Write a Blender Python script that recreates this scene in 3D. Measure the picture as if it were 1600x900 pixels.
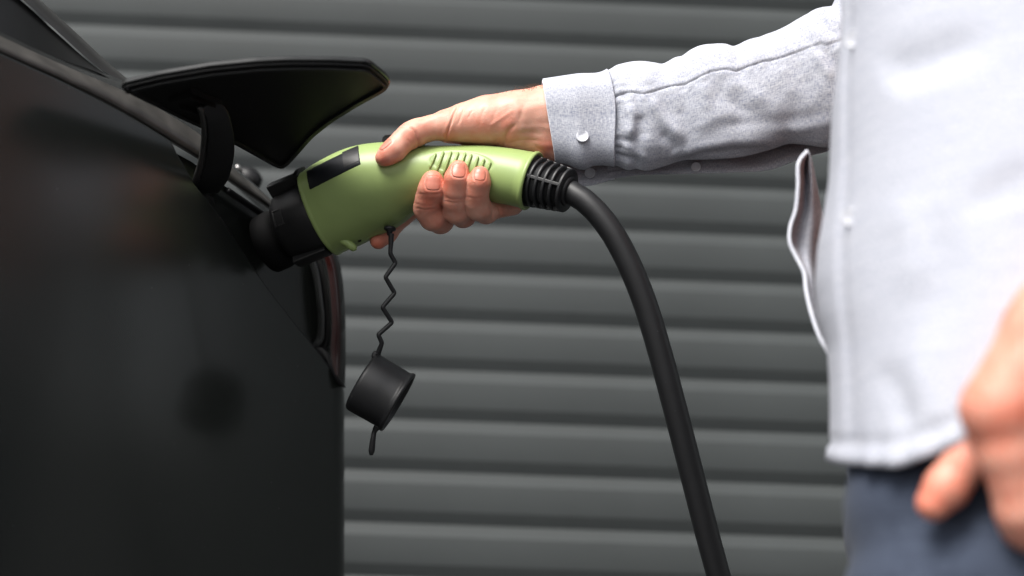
import bpy, math, random
import numpy as np
from mathutils import Vector, Matrix

random.seed(3)
rng = np.random.RandomState(5)
sc = bpy.context.scene
for o in list(bpy.data.objects):
    bpy.data.objects.remove(o)
col = sc.collection

# ------------------------------------------------------------------ camera
CAM = np.array([0.0, 0.0, 0.65])
ROLL = math.radians(1.854)
PITCH_UP = math.radians(14.63)
FWD = np.array([0.0, math.cos(PITCH_UP), math.sin(PITCH_UP)])
_u = np.array([0.0, -math.sin(PITCH_UP), math.cos(PITCH_UP)])
_r = np.array([1.0, 0.0, 0.0])
RGT = math.cos(ROLL) * _r + math.sin(ROLL) * _u
UPV = -math.sin(ROLL) * _r + math.cos(ROLL) * _u
FPX = 1600 * 50 / 36.0
cam_d = bpy.data.cameras.new('camera')
cam_d.lens = 50
cam_d.sensor_width = 36
cam_d.clip_start = 0.05
cam_d.clip_end = 500
cam_d.dof.use_dof = True
cam_d.dof.focus_distance = 1.30
cam_d.dof.aperture_fstop = 2.4
cam = bpy.data.objects.new('camera', cam_d)
col.objects.link(cam)
cam.matrix_world = Matrix(((RGT[0], UPV[0], -FWD[0], CAM[0]),
                           (RGT[1], UPV[1], -FWD[1], CAM[1]),
                           (RGT[2], UPV[2], -FWD[2], CAM[2]),
                           (0, 0, 0, 1)))
sc.camera = cam

# ------------------------------------------------------------------ light
SUN_EL = math.radians(49)
SUN_AZ = math.radians(212)          # compass style: 0 = +Y, clockwise: behind the camera, to the left
world = bpy.data.worlds.new('World')
sc.world = world
world.use_nodes = True
wn = world.node_tree
bg = wn.nodes['Background']
sky = wn.nodes.new('ShaderNodeTexSky')
sky.sky_type = 'NISHITA'
sky.sun_disc = False
sky.sun_elevation = SUN_EL
sky.sun_rotation = SUN_AZ
sky.dust_density = 4.0
sky.air_density = 1.0
hs = wn.nodes.new('ShaderNodeHueSaturation')
hs.inputs['Saturation'].default_value = 0.22
wn.links.new(sky.outputs[0], hs.inputs['Color'])
wn.links.new(hs.outputs[0], bg.inputs['Color'])
bg.inputs['Strength'].default_value = 0.065
sun_d = bpy.data.lights.new('sun', 'SUN')
sun_d.energy = 1.5
sun_d.angle = math.radians(28)
sun_d.color = (1.0, 0.965, 0.92)
sun = bpy.data.objects.new('sun', sun_d)
col.objects.link(sun)
sdir = Vector((math.sin(SUN_AZ) * math.cos(SUN_EL), math.cos(SUN_AZ) * math.cos(SUN_EL), math.sin(SUN_EL)))
sun.rotation_euler = sdir.to_track_quat('Z', 'Y').to_euler()
sun.location = (2, -3, 6)
sc.view_settings.view_transform = 'Standard'
sc.view_settings.look = 'None'
sc.view_settings.exposure = 1.9
sc.view_settings.gamma = 1.0
sc.cycles.max_bounces = 8

# ------------------------------------------------------------------ helpers
def W(px, py, Y):
    """point seen at photo pixel px, py at Y metres in front of the camera"""
    px = np.asarray(px, float); py = np.asarray(py, float); Y = np.asarray(Y, float)
    a = (px - 800) / FPX * Y
    b = -(py - 450) / FPX * Y
    return CAM + Y[..., None] * FWD + a[..., None] * RGT + b[..., None] * UPV

def Wy(px, py, yw):
    """point of the upright plane y = yw seen at px, py"""
    d = W(px, py, 1.0) - CAM
    return CAM + d * (yw / d[..., 1])[..., None]

def proj(P):
    d = np.asarray(P) - CAM
    y = d @ FWD
    return 800 + FPX * (d @ RGT) / y, 450 - FPX * (d @ UPV) / y

Y0 = 1.32
U = Y0 / FPX                      # metres in one work unit at the plane of the hand

def H(p):
    """hand space (x, y of the photo at the plane Y0, z in the same unit away from the camera) to world"""
    p = np.asarray(p, float)
    base = CAM + Y0 * FWD
    return base + (p[..., 0:1] - 800) * U * RGT - (p[..., 1:2] - 450) * U * UPV + p[..., 2:3] * U * FWD

def interp(x, xs, ys):
    """smooth (Catmull-Rom style) interpolation"""
    xs = np.asarray(xs, float); ys = np.asarray(ys, float)
    m = np.gradient(ys, xs)
    x = np.asarray(x, float)
    xc = np.clip(x, xs[0], xs[-1])
    i = np.clip(np.searchsorted(xs, xc) - 1, 0, len(xs) - 2)
    h = xs[i + 1] - xs[i]
    t = (xc - xs[i]) / h
    return ((2 * t**3 - 3 * t**2 + 1) * ys[i] + (t**3 - 2 * t**2 + t) * h * m[i]
            + (-2 * t**3 + 3 * t**2) * ys[i + 1] + (t**3 - t**2) * h * m[i + 1])

def resample(P, n, closed=False):
    P = np.asarray(P, float)
    if closed:
        P = np.vstack([P, P[:1]])
    d = np.r_[0, np.cumsum(np.linalg.norm(np.diff(P, axis=0), axis=1))]
    t = np.linspace(0, d[-1], n + (1 if closed else 0))
    if closed:
        t = t[:-1]
    return np.stack([np.interp(t, d, P[:, k]) for k in range(P.shape[1])], 1)

def spline(P, n):
    P = np.asarray(P, float)
    d = np.r_[0, np.cumsum(np.linalg.norm(np.diff(P, axis=0), axis=1))]
    t = np.linspace(0, d[-1], n)
    return np.stack([interp(t, d, P[:, k]) for k in range(P.shape[1])], 1)

class Thing:
    def __init__(s, name, label, cat, base, group=None):
        o = bpy.data.objects.new(name, None)
        o.empty_display_size = 0.05
        col.objects.link(o)
        o.location = base
        o['label'] = label
        o['category'] = cat
        if group:
            o['group'] = group
        s.o = o
        s.base = np.asarray(base, float)
        s.name = name

def mesh(name, V, F, mat, thing=None, parent=None, smooth=True, label=None, uv=None, attrs=None):
    V = np.asarray(V, float)
    if thing is not None:
        V = V - thing.base
    me = bpy.data.meshes.new(name)
    if isinstance(F, np.ndarray):
        nf, k = F.shape
        me.vertices.add(len(V)); me.vertices.foreach_set('co', V.astype(np.float32).ravel())
        me.loops.add(nf * k); me.loops.foreach_set('vertex_index', F.astype(np.int32).ravel())
        me.polygons.add(nf)
        me.polygons.foreach_set('loop_start', np.arange(0, nf * k, k, dtype=np.int32))
        me.polygons.foreach_set('loop_total', np.full(nf, k, dtype=np.int32))
        me.update(calc_edges=True)
    else:
        me.from_pydata([tuple(v) for v in V], [], [tuple(int(i) for i in f) for f in F])
    me.validate()
    if uv is not None:
        ul = me.uv_layers.new(name='uv')
        vi = np.zeros(len(me.loops), dtype=np.int32)
        me.loops.foreach_get('vertex_index', vi)
        ul.data.foreach_set('uv', np.asarray(uv, np.float32)[vi].ravel())
    for k, a in (attrs or {}).items():
        at = me.attributes.new(k, 'FLOAT', 'POINT')
        at.data.foreach_set('value', np.asarray(a, np.float32))
    if smooth:
        me.polygons.foreach_set('use_smooth', np.ones(len(me.polygons), dtype=bool))
    me.update()
    if mat:
        me.materials.append(mat)
    o = bpy.data.objects.new(name, me)
    col.objects.link(o)
    if parent is not None:
        o.parent = parent
    elif thing is not None:
        o.parent = thing.o
    if label:
        o['label'] = label
    return o

def gridF(r, c, wrap=False, flip=False):
    i, j = np.meshgrid(np.arange(r - 1), np.arange(c if wrap else c - 1), indexing='ij')
    j2 = (j + 1) % c
    F = np.stack([i * c + j, i * c + j2, (i + 1) * c + j2, (i + 1) * c + j], -1).reshape(-1, 4)
    return F[:, ::-1].copy() if flip else F

def join(parts):
    V, F, n = [], [], 0
    for v, f in parts:
        V.append(np.asarray(v, float)); F += [tuple(int(a) + n for a in q) for q in f]; n += len(v)
    return np.vstack(V), F

def tube(P, R, seg=16, cap=True):
    """swept round tube along P (world) with radii R"""
    P = np.asarray(P, float)
    R = np.broadcast_to(np.asarray(R, float), (len(P),))
    T = np.gradient(P, axis=0)
    T /= np.linalg.norm(T, axis=1)[:, None] + 1e-12
    a = np.array([0, 0, 1.0]) if abs(T[0][2]) < .9 else np.array([0, 1.0, 0])
    N = np.cross(T[0], a); N /= np.linalg.norm(N)
    V = []
    for k in range(len(P)):
        N = N - T[k] * (N @ T[k]); N /= np.linalg.norm(N)
        B = np.cross(T[k], N)
        th = np.linspace(0, 2 * math.pi, seg, endpoint=False)
        V.append(P[k] + R[k] * (np.cos(th)[:, None] * N + np.sin(th)[:, None] * B))
    V = np.vstack(V)
    F = [tuple(f) for f in gridF(len(P), seg, wrap=True)]
    if cap:
        F.append(tuple(range(seg))[::-1]); F.append(tuple((len(P) - 1) * seg + k for k in range(seg)))
    return V, F

def revolve(prof, origin, axis, up, seg=48, sy=1.0):
    """profile (t along axis, radius) round axis"""
    axis = np.asarray(axis, float); axis /= np.linalg.norm(axis)
    up = np.asarray(up, float); up = up - axis * (up @ axis); up /= np.linalg.norm(up)
    sd = np.cross(axis, up)
    th = np.linspace(0, 2 * math.pi, seg, endpoint=False)
    V = []
    for t, r in prof:
        V.append(np.asarray(origin) + axis * t + r * (np.cos(th)[:, None] * up + sy * np.sin(th)[:, None] * sd))
    F = [tuple(f) for f in gridF(len(prof), seg, wrap=True)]
    F.append(tuple(range(seg))[::-1]); F.append(tuple((len(prof) - 1) * seg + k for k in range(seg)))
    return np.vstack(V), F

def slab(outline, nrm, t, bev=0.0):
    """closed planar outline (world) thickened by t along nrm with a bevelled rim"""
    O = np.asarray(outline, float); n = len(O)
    c = O.mean(0)
    prv = np.roll(O, 1, 0); nxt = np.roll(O, -1, 0)
    tan = nxt - prv; tan /= np.linalg.norm(tan, axis=1)[:, None]
    inn = np.cross(nrm, tan)
    s = np.sign(((c - O) * inn).sum(1).mean()) or 1
    inn = inn * s
    rings = [O + inn * bev, O + nrm * bev, O + nrm * (t - bev), O + inn * bev + nrm * t] if bev else [O, O + nrm * t]
    V = np.vstack(rings)
    F = [tuple(f) for f in gridF(len(rings), n, wrap=True)]
    F.append(tuple(range(n))[::-1]); F.append(tuple((len(rings) - 1) * n + k for k in range(n)))
    return V, F

def box_between(a, b, wv, hv):
    """bar from a to b with half-width vector wv, half-height vector hv"""
    a, b, wv, hv = map(np.asarray, (a, b, wv, hv))
    V = [p + sx * wv + sy * hv for p in (a, b) for sx, sy in ((-1, -1), (1, -1), (1, 1), (-1, 1))]
    F = [(0, 1, 2, 3), (7, 6, 5, 4), (0, 4, 5, 1), (1, 5, 6, 2), (2, 6, 7, 3), (3, 7, 4, 0)]
    return np.array(V), F

def bevel(o, w, seg=2, angle=35):
    m = o.modifiers.new('bevel', 'BEVEL'); m.width = w; m.segments = seg
    m.limit_method = 'ANGLE'; m.angle_limit = math.radians(angle)
    m.harden_normals = False
    return o

def vnoise(P, f, seed=0):
    """cheap smooth noise: sum of rotated sines, about -1..1"""
    r = np.random.RandomState(seed)
    out = 0
    for k in range(7):
        d = r.randn(P.shape[-1]); d /= np.linalg.norm(d)
        d2 = r.randn(P.shape[-1]); d2 /= np.linalg.norm(d2)
        out = out + np.sin(f * (P @ d) * (0.7 + 0.6 * r.rand()) + r.rand() * 6.28 + 1.3 * np.sin(f * .6 * (P @ d2) + r.rand() * 6))
    return out / 4.0

# ------------------------------------------------------------------ materials
def mat(name, base, rough=0.5, spec=0.5, metal=0.0, noise=0.0, nscale=200, bump=0.0, bscale=400, coat=0.0, coat_r=0.1,
        rough_var=0.0):
    m = bpy.data.materials.new(name); m.use_nodes = True
    nt = m.node_tree; b = nt.nodes['Principled BSDF']
    b.inputs['Base Color'].default_value = (*base, 1)
    b.inputs['Roughness'].default_value = rough
    b.inputs['Specular IOR Level'].default_value = spec
    b.inputs['Metallic'].default_value = metal
    b.inputs['Coat Weight'].default_value = coat
    b.inputs['Coat Roughness'].default_value = coat_r
    tc = nt.nodes.new('ShaderNodeTexCoord')
    if noise or rough_var:
        n = nt.nodes.new('ShaderNodeTexNoise'); n.inputs['Scale'].default_value = nscale; n.inputs['Detail'].default_value = 6
        nt.links.new(tc.outputs['Object'], n.inputs['Vector'])
    if noise:
        r = nt.nodes.new('ShaderNodeMapRange')
        r.inputs['From Min'].default_value = .25; r.inputs['From Max'].default_value = .75
        r.inputs['To Min'].default_value = 1 - noise; r.inputs['To Max'].default_value = 1 + noise
        mx = nt.nodes.new('ShaderNodeVectorMath'); mx.operation = 'SCALE'
        mx.inputs[0].default_value = base
        nt.links.new(n.outputs['Fac'], r.inputs['Value'])
        nt.links.new(r.outputs[0], mx.inputs['Scale'])
        nt.links.new(mx.outputs[0], b.inputs['Base Color'])
    if rough_var:
        r = nt.nodes.new('ShaderNodeMapRange')
        r.inputs['From Min'].default_value = .3; r.inputs['From Max'].default_value = .7
        r.inputs['To Min'].default_value = rough - rough_var; r.inputs['To Max'].default_value = rough + rough_var
        nt.links.new(n.outputs['Fac'], r.inputs['Value']); nt.links.new(r.outputs[0], b.inputs['Roughness'])
    if bump:
        n2 = nt.nodes.new('ShaderNodeTexNoise'); n2.inputs['Scale'].default_value = bscale; n2.inputs['Detail'].default_value = 4
        nt.links.new(tc.outputs['Object'], n2.inputs['Vector'])
        bp = nt.nodes.new('ShaderNodeBump'); bp.inputs['Strength'].default_value = bump; bp.inputs['Distance'].default_value = 0.0005
        nt.links.new(n2.outputs['Fac'], bp.inputs['Height']); nt.links.new(bp.outputs[0], b.inputs['Normal'])
    return m

def dusty(m, scale, thr, colr, amount=0.6, size=0.2):
    """tiny specks of dust and scratches over a dark surface"""
    nt = m.node_tree; b = nt.nodes['Principled BSDF']
    tc = nt.nodes.new('ShaderNodeTexCoord')
    v = nt.nodes.new('ShaderNodeTexVoronoi'); v.inputs['Scale'].default_value = scale; v.inputs['Randomness'].default_value = 1
    nt.links.new(tc.outputs['Object'], v.inputs['Vector'])
    lt = nt.nodes.new('ShaderNodeMapRange'); lt.inputs['From Min'].default_value = size * .6; lt.inputs['From Max'].default_value = size
    lt.inputs['To Min'].default_value = 1; lt.inputs['To Max'].default_value = 0
    nt.links.new(v.outputs['Distance'], lt.inputs['Value'])
    sep = nt.nodes.new('ShaderNodeSeparateColor'); nt.links.new(v.outputs['Color'], sep.inputs[0])
    gt = nt.nodes.new('ShaderNodeMath'); gt.operation = 'GREATER_THAN'; gt.inputs[1].default_value = thr
    nt.links.new(sep.outputs[0], gt.inputs[0])
    mu = nt.nodes.new('ShaderNodeMath'); mu.operation = 'MULTIPLY'
    nt.links.new(lt.outputs[0], mu.inputs[0]); nt.links.new(gt.outputs[0], mu.inputs[1])
    mu2 = nt.nodes.new('ShaderNodeMath'); mu2.operation = 'MULTIPLY'; mu2.inputs[1].default_value = amount
    nt.links.new(mu.outputs[0], mu2.inputs[0])
    mx = nt.nodes.new('ShaderNodeMix'); mx.data_type = 'RGBA'
    src = b.inputs['Base Color'].links[0].from_socket if b.inputs['Base Color'].links else None
    if src:
        nt.links.new(src, mx.inputs[6])
    else:
        mx.inputs[6].default_value = b.inputs['Base Color'].default_value
    mx.inputs[7].default_value = (*colr, 1)
    nt.links.new(mu2.outputs[0], mx.inputs[0])
    nt.links.new(mx.outputs[2], b.inputs['Base Color'])
    return m

M = {}
M['wall'] = mat('painted_metal', (0.036, 0.0402, 0.0408), 0.62, 0.16, noise=.16, nscale=4, rough_var=.05)
M['paint'] = dusty(mat('car_paint', (0.0120, 0.0138, 0.0126), 0.23, 0.5, rough_var=.012, nscale=14), 130, .955, (.06, .06, .06), .7, .11)
M['paint_gloss'] = mat('car_paint_edge', (0.016, 0.017, 0.017), 0.2, 0.5, noise=.1, nscale=120, bump=.05, bscale=900)
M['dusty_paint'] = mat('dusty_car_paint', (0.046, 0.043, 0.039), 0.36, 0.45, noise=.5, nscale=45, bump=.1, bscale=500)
M['pillar_paint'] = mat('pillar_paint', (0.030, 0.030, 0.029), 0.33, 0.5, noise=.1, nscale=40)
M['glass'] = mat('dark_glass', (0.006, 0.006, 0.006), 0.3, 0.3, noise=.1)
M['black'] = mat('black_plastic', (0.0045, 0.0045, 0.005), 0.45, 0.3, noise=.15, nscale=300, bump=.12, bscale=1500)
M['black_matt'] = mat('matt_black_plastic', (0.004, 0.004, 0.0043), 0.55, 0.25, noise=.15, nscale=300, bump=.15, bscale=1200)
M['rubber'] = dusty(mat('black_rubber', (0.0085, 0.0088, 0.0098), 0.45, 0.42, noise=.15, nscale=120, bump=.1, bscale=1800), 220, .9, (.12, .12, .12), .5, .14)
M['green'] = mat('green_plastic', (0.232, 0.308, 0.108), 0.39, 0.38, noise=.03, nscale=60, bump=.06, bscale=1800)
M['socket'] = mat('socket_black', (0.0035, 0.0035, 0.0037), 0.8, 0.08)
M['screen'] = mat('dark_label', (0.007, 0.008, 0.010), 0.45, 0.15, noise=.2, nscale=120, bump=.15, bscale=1100)
M['lens'] = mat('red_tail_lens', (0.022, 0.0055, 0.005), 0.14, 0.5)
M['lens_smoke'] = mat('smoked_lens', (0.008, 0.007, 0.007), 0.14, 0.6)
M['silver'] = mat('metal_pin', (0.35, 0.34, 0.33), 0.3, 0.5, metal=1)
M['button'] = mat('pearl_button', (0.44, 0.45, 0.49), 0.2, 0.6, noise=.05, nscale=300)
M['leather'] = mat('black_leather', (0.012, 0.012, 0.013), 0.4, 0.5, noise=.2, nscale=80)
M['hair'] = mat('brown_hair', (0.10, 0.055, 0.03), 0.45, 0.4)
M['nail'] = mat('fingernail', (0.50, 0.175, 0.122), 0.36, 0.4)
M['nail'].node_tree.nodes['Principled BSDF'].inputs['Subsurface Weight'].default_value = .15
M['nail'].node_tree.nodes['Principled BSDF'].inputs['Subsurface Radius'].default_value = (.003, .001, .0006)
M['ground'] = mat('asphalt', (0.055, 0.055, 0.056), 0.85, 0.3, noise=.4, nscale=60, bump=.6, bscale=200)

def skin_mat():
    m = bpy.data.materials.new('skin'); m.use_nodes = True
    nt = m.node_tree; b = nt.nodes['Principled BSDF']; L = nt.links
    tc = nt.nodes.new('ShaderNodeTexCoord')
    at = nt.nodes.new('ShaderNodeAttribute'); at.attribute_name = 'flush'
    n = nt.nodes.new('ShaderNodeTexNoise'); n.inputs['Scale'].default_value = 70; n.inputs['Detail'].default_value = 5
    L.new(tc.outputs['Object'], n.inputs['Vector'])
    ad = nt.nodes.new('ShaderNodeMath'); ad.operation = 'MULTIPLY_ADD'; ad.inputs[1].default_value = 1.5; ad.inputs[2].default_value = -.66
    L.new(n.outputs['Fac'], ad.inputs[0])
    sm = nt.nodes.new('ShaderNodeMath'); sm.operation = 'ADD'; sm.use_clamp = True
    L.new(at.outputs['Fac'], sm.inputs[0]); L.new(ad.outputs[0], sm.inputs[1])
    mx = nt.nodes.new('ShaderNodeMix'); mx.data_type = 'RGBA'
    mx.inputs[6].default_value = (0.58, 0.305, 0.228, 1)
    mx.inputs[7].default_value = (0.54, 0.145, 0.088, 1)
    L.new(sm.outputs[0], mx.inputs[0])
    L.new(mx.outputs[2], b.inputs['Base Color'])
    b.inputs['Roughness'].default_value = .46
    b.inputs['Specular IOR Level'].default_value = .4
    b.inputs['Subsurface Weight'].default_value = .22
    b.inputs['Subsurface Radius'].default_value = (.006, .0018, .0009)
    b.inputs['Subsurface Scale'].default_value = 1.0
    v = nt.nodes.new('ShaderNodeTexVoronoi'); v.inputs['Scale'].default_value = 900
    L.new(tc.outputs['Object'], v.inputs['Vector'])
    n2 = nt.nodes.new('ShaderNodeTexNoise'); n2.inputs['Scale'].default_value = 350; n2.inputs['Detail'].default_value = 3
    L.new(tc.outputs['Object'], n2.inputs['Vector'])
    a2 = nt.nodes.new('ShaderNodeMath'); a2.operation = 'ADD'
    L.new(v.outputs['Distance'], a2.inputs[0]); L.new(n2.outputs['Fac'], a2.inputs[1])
    bp = nt.nodes.new('ShaderNodeBump'); bp.inputs['Strength'].default_value = .28; bp.inputs['Distance'].default_value = .0004
    L.new(a2.outputs[0], bp.inputs['Height']); L.new(bp.outputs[0], b.inputs['Normal'])
    return m
M['skin'] = skin_mat()

def cloth_mat(name, light, dark, fleck=1.0, thr=.5, stripes=0.0, rough=.9, su=(1500, 300), sv=(300, 1500)):
    """chambray: light and blue threads crossing, along the uv (metres) of the cloth"""
    m = bpy.data.materials.new(name); m.use_nodes = True
    nt = m.node_tree; b = nt.nodes['Principled BSDF']; L = nt.links
    uvn = nt.nodes.new('ShaderNodeUVMap')
    fs = []
    for s in (su, sv):
        mp = nt.nodes.new('ShaderNodeMapping'); mp.inputs['Scale'].default_value = (s[0], s[1], 1)
        L.new(uvn.outputs[0], mp.inputs['Vector'])
        n = nt.nodes.new('ShaderNodeTexNoise'); n.inputs['Scale'].default_value = 1; n.inputs['Detail'].default_value = 2
        L.new(mp.outputs[0], n.inputs['Vector']); fs.append(n)
    a = nt.nodes.new('ShaderNodeMath'); a.operation = 'ADD'
    L.new(fs[0].outputs['Fac'], a.inputs[0]); L.new(fs[1].outputs['Fac'], a.inputs[1])
    # slow slubs along the thread
    mp = nt.nodes.new('ShaderNodeMapping'); mp.inputs['Scale'].default_value = (14, 420, 1)
    L.new(uvn.outputs[0], mp.inputs['Vector'])
    n3 = nt.nodes.new('ShaderNodeTexNoise'); n3.inputs['Scale'].default_value = 1; n3.inputs['Detail'].default_value = 3
    L.new(mp.outputs[0], n3.inputs['Vector'])
    a3 = nt.nodes.new('ShaderNodeMath'); a3.operation = 'MULTIPLY_ADD'; a3.inputs[1].default_value = .32 + stripes
    L.new(n3.outputs['Fac'], a3.inputs[0]); L.new(a.outputs[0], a3.inputs[2])
    r = nt.nodes.new('ShaderNodeMapRange')
    c = 1.0 + (.32 + stripes) * .5
    r.inputs['From Min'].default_value = c - .34 / fleck; r.inputs['From Max'].default_value = c + .34 / fleck
    L.new(a3.outputs[0], r.inputs['Value'])
    mx = nt.nodes.new('ShaderNodeMix'); mx.data_type = 'RGBA'
    mx.inputs[6].default_value = (*dark, 1); mx.inputs[7].default_value = (*light, 1)
    L.new(r.outputs[0], mx.inputs[0]); L.new(mx.outputs[2], b.inputs['Base Color'])
    b.inputs['Roughness'].default_value = rough; b.inputs['Specular IOR Level'].default_value = .15
    b.inputs['Sheen Weight'].default_value = .05
    bp = nt.nodes.new('ShaderNodeBump'); bp.inputs['Strength'].default_value = .22; bp.inputs['Distance'].default_value = .0004
    L.new(a3.outputs[0], bp.inputs['Height']); L.new(bp.outputs[0], b.inputs['Normal'])
    return m
M['shirt'] = cloth_mat('chambray', (0.56, 0.568, 0.602), (0.205, 0.223, 0.295))
M['shirt_edge'] = cloth_mat('chambray_edge', (0.70, 0.71, 0.76), (0.45, 0.47, 0.55))
M['denim'] = cloth_mat('grey_blue_denim', (0.058, 0.071, 0.102), (0.020, 0.026, 0.043), rough=.95)

# ------------------------------------------------------------------ signed distance modelling
class Field:
    def __init__(s, lo, hi, vox):
        s.lo = np.array(lo, float); s.v = vox
        s.n = np.ceil((np.array(hi, float) - s.lo) / vox).astype(int) + 1
        s.D = np.full(tuple(s.n), 60.0, dtype=np.float32)
    def sub(s, lo, hi):
        a = np.clip(np.floor((np.array(lo) - s.lo) / s.v).astype(int), 0, s.n)
        b = np.clip(np.ceil((np.array(hi) - s.lo) / s.v).astype(int) + 1, 0, s.n)
        if np.any(b <= a):
            return None
        ax = [(s.lo[k] + s.v * np.arange(a[k], b[k])).astype(np.float32) for k in range(3)]
        g = np.meshgrid(*ax, indexing='ij', sparse=True)
        return (slice(a[0], b[0]), slice(a[1], b[1]), slice(a[2], b[2])), g
    @staticmethod
    def smin(A, B, k):
        if k <= 0:
            return np.minimum(A, B)
        h = np.maximum(k - np.abs(A - B), 0) / k
        return np.minimum(A, B) - h * h * k * .25
    def cone(s, a, b, ra, rb, k=4.0):
        a = np.array(a, float); b = np.array(b, float)
        pad = k + 2 * s.v + 2
        w = s.sub(np.minimum(a - ra, b - rb) - pad, np.maximum(a + ra, b + rb) + pad)
        if w is None: return
        sl, (x, y, z) = w
        d = b - a; L2 = float(d @ d) + 1e-9
        t = np.clip(((x - a[0]) * d[0] + (y - a[1]) * d[1] + (z - a[2]) * d[2]) / L2, 0, 1)
        q = np.sqrt((x - a[0] - t * d[0])**2 + (y - a[1] - t * d[1])**2 + (z - a[2] - t * d[2])**2) - (ra + (rb - ra) * t)
        s.D[sl] = s.smin(s.D[sl], q, k)
    def ball(s, c, r, k=4.0):
        c = np.array(c, float); r = np.array(r, float) * np.ones(3)
        w = s.sub(c - r - k - 3, c + r + k + 3)
        if w is None: return
        sl, (x, y, z) = w
        q = np.sqrt(((x - c[0]) / r[0])**2 + ((y - c[1]) / r[1])**2 + ((z - c[2]) / r[2])**2)
        q = (q - 1) * r.min()
        s.D[sl] = s.smin(s.D[sl], q, k)
    def chain(s, pts, k=5.0):
        for p, q in zip(pts[:-1], pts[1:]):
            s.cone(p[:3], q[:3], p[3], q[3], k)
    def merge(s, o, k):
        s.D = s.smin(s.D, o.D, k)
    def sample(s, P):
        q = (P - s.lo) / s.v
        i = np.clip(np.floor(q).astype(int), 0, s.n - 2); f = q - i
        out = 0
        for dx in (0, 1):
            for dy in (0, 1):
                for dz in (0, 1):
                    w = (f[..., 0] if dx else 1 - f[..., 0]) * (f[..., 1] if dy else 1 - f[..., 1]) * (f[..., 2] if dz else 1 - f[..., 2])
                    out = out + w * s.D[i[..., 0] + dx, i[..., 1] + dy, i[..., 2] + dz]
        return out
    def surface(s, smooth=2):
        D = s.D; n = s.n
        ins = D < 0
        cnt = np.zeros(tuple(n - 1), dtype=np.int8)
        for dx in (0, 1):
            for dy in (0, 1):
                for dz in (0, 1):
                    cnt += ins[dx:n[0] - 1 + dx, dy:n[1] - 1 + dy, dz:n[2] - 1 + dz]
        act = (cnt > 0) & (cnt < 8)
        idx = np.full(act.shape, -1, dtype=np.int64)
        cells = np.argwhere(act)
        idx[act] = np.arange(len(cells))
        acc = np.zeros((len(cells), 3)); num = np.zeros(len(cells))
        offs = [(i, j, k) for i in (0, 1) for j in (0, 1) for k in (0, 1)]
        for o in offs:
            for ax in range(3):
                if o[ax]: continue
                o2 = list(o); o2[ax] = 1
                a = D[cells[:, 0] + o[0], cells[:, 1] + o[1], cells[:, 2] + o[2]]
                b = D[cells[:, 0] + o2[0], cells[:, 1] + o2[1], cells[:, 2] + o2[2]]
                m = (a < 0) != (b < 0)
                t = np.where(m, a / np.where(np.abs(a - b) < 1e-9, 1e-9, a - b), 0)
                p = np.tile(np.array(o, float), (len(cells), 1)); p[:, ax] = t
                acc[m] += p[m]; num[m] += 1
        V = s.lo + s.v * (cells + acc / num[:, None])
        F = []
        for ax in range(3):
            o1, o2 = [k for k in range(3) if k != ax]
            sl0 = [slice(1, n[k] - 1) for k in range(3)]; sl0[ax] = slice(0, n[ax] - 1)
            sl1 = list(sl0); sl1[ax] = slice(1, n[ax])
            a = ins[tuple(sl0)]; b = ins[tuple(sl1)]
            e = np.argwhere(a != b)
            base = e.copy(); base[:, o1] += 1; base[:, o2] += 1
            q = []
            for (d1, d2) in ((0, 0), (1, 0), (1, 1), (0, 1)):
                c = base.copy(); c[:, o1] -= d1; c[:, o2] -= d2
                q.append(idx[c[:, 0], c[:, 1], c[:, 2]])
            q = np.stack(q, 1)
            fl = a[e[:, 0], e[:, 1], e[:, 2]]
            if ax == 1: fl = ~fl
            q[fl] = q[fl][:, ::-1]
            F.append(q)
        F = np.vstack(F)[:, ::-1].copy()
        F = F[(F >= 0).all(1)]
        E = np.vstack([F[:, [0, 1]], F[:, [1, 2]], F[:, [2, 3]], F[:, [3, 0]]])
        for _ in range(smooth):
            S = np.zeros_like(V); c = np.bincount(E[:, 0], minlength=len(V)) + np.bincount(E[:, 1], minlength=len(V))
            for k in range(3):
                S[:, k] = np.bincount(E[:, 0], V[E[:, 1], k], len(V)) + np.bincount(E[:, 1], V[E[:, 0], k], len(V))
            V = V * .45 + .55 * S / np.maximum(c, 1)[:, None]
        return V, F

def vnormals(V, F):
    n = np.cross(V[F[:, 2]] - V[F[:, 0]], V[F[:, 3]] - V[F[:, 1]])
    N = np.zeros_like(V)
    for j in range(4):
        for k in range(3):
            N[:, k] += np.bincount(F[:, j], n[:, k], len(V))
    return N / (np.linalg.norm(N, axis=1)[:, None] + 1e-12)

def poly_dist(P, L):
    """distance in the plane of P (n,2) to polyline L; also the position along it 0..1"""
    L = np.asarray(L, float)
    best = np.full(len(P), 1e9); tt = np.zeros(len(P))
    tot = len(L) - 1
    for i in range(tot):
        a, b = L[i], L[i + 1]; d = b - a
        t = np.clip(((P - a) @ d) / (d @ d), 0, 1)
        q = np.linalg.norm(P - a - t[:, None] * d, axis=1)
        m = q < best; best[m] = q[m]; tt[m] = (i + t[m]) / tot
    return best, tt

# ================================================================== SETTING
# ground
g = 60
V, F = np.array([(-g, -g, 0), (g, -g, 0), (g, g, 0), (-g, g, 0)], float), [(0, 1, 2, 3)]
go = mesh('ground', V, F, M['ground'], smooth=False); go['kind'] = 'structure'

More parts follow.
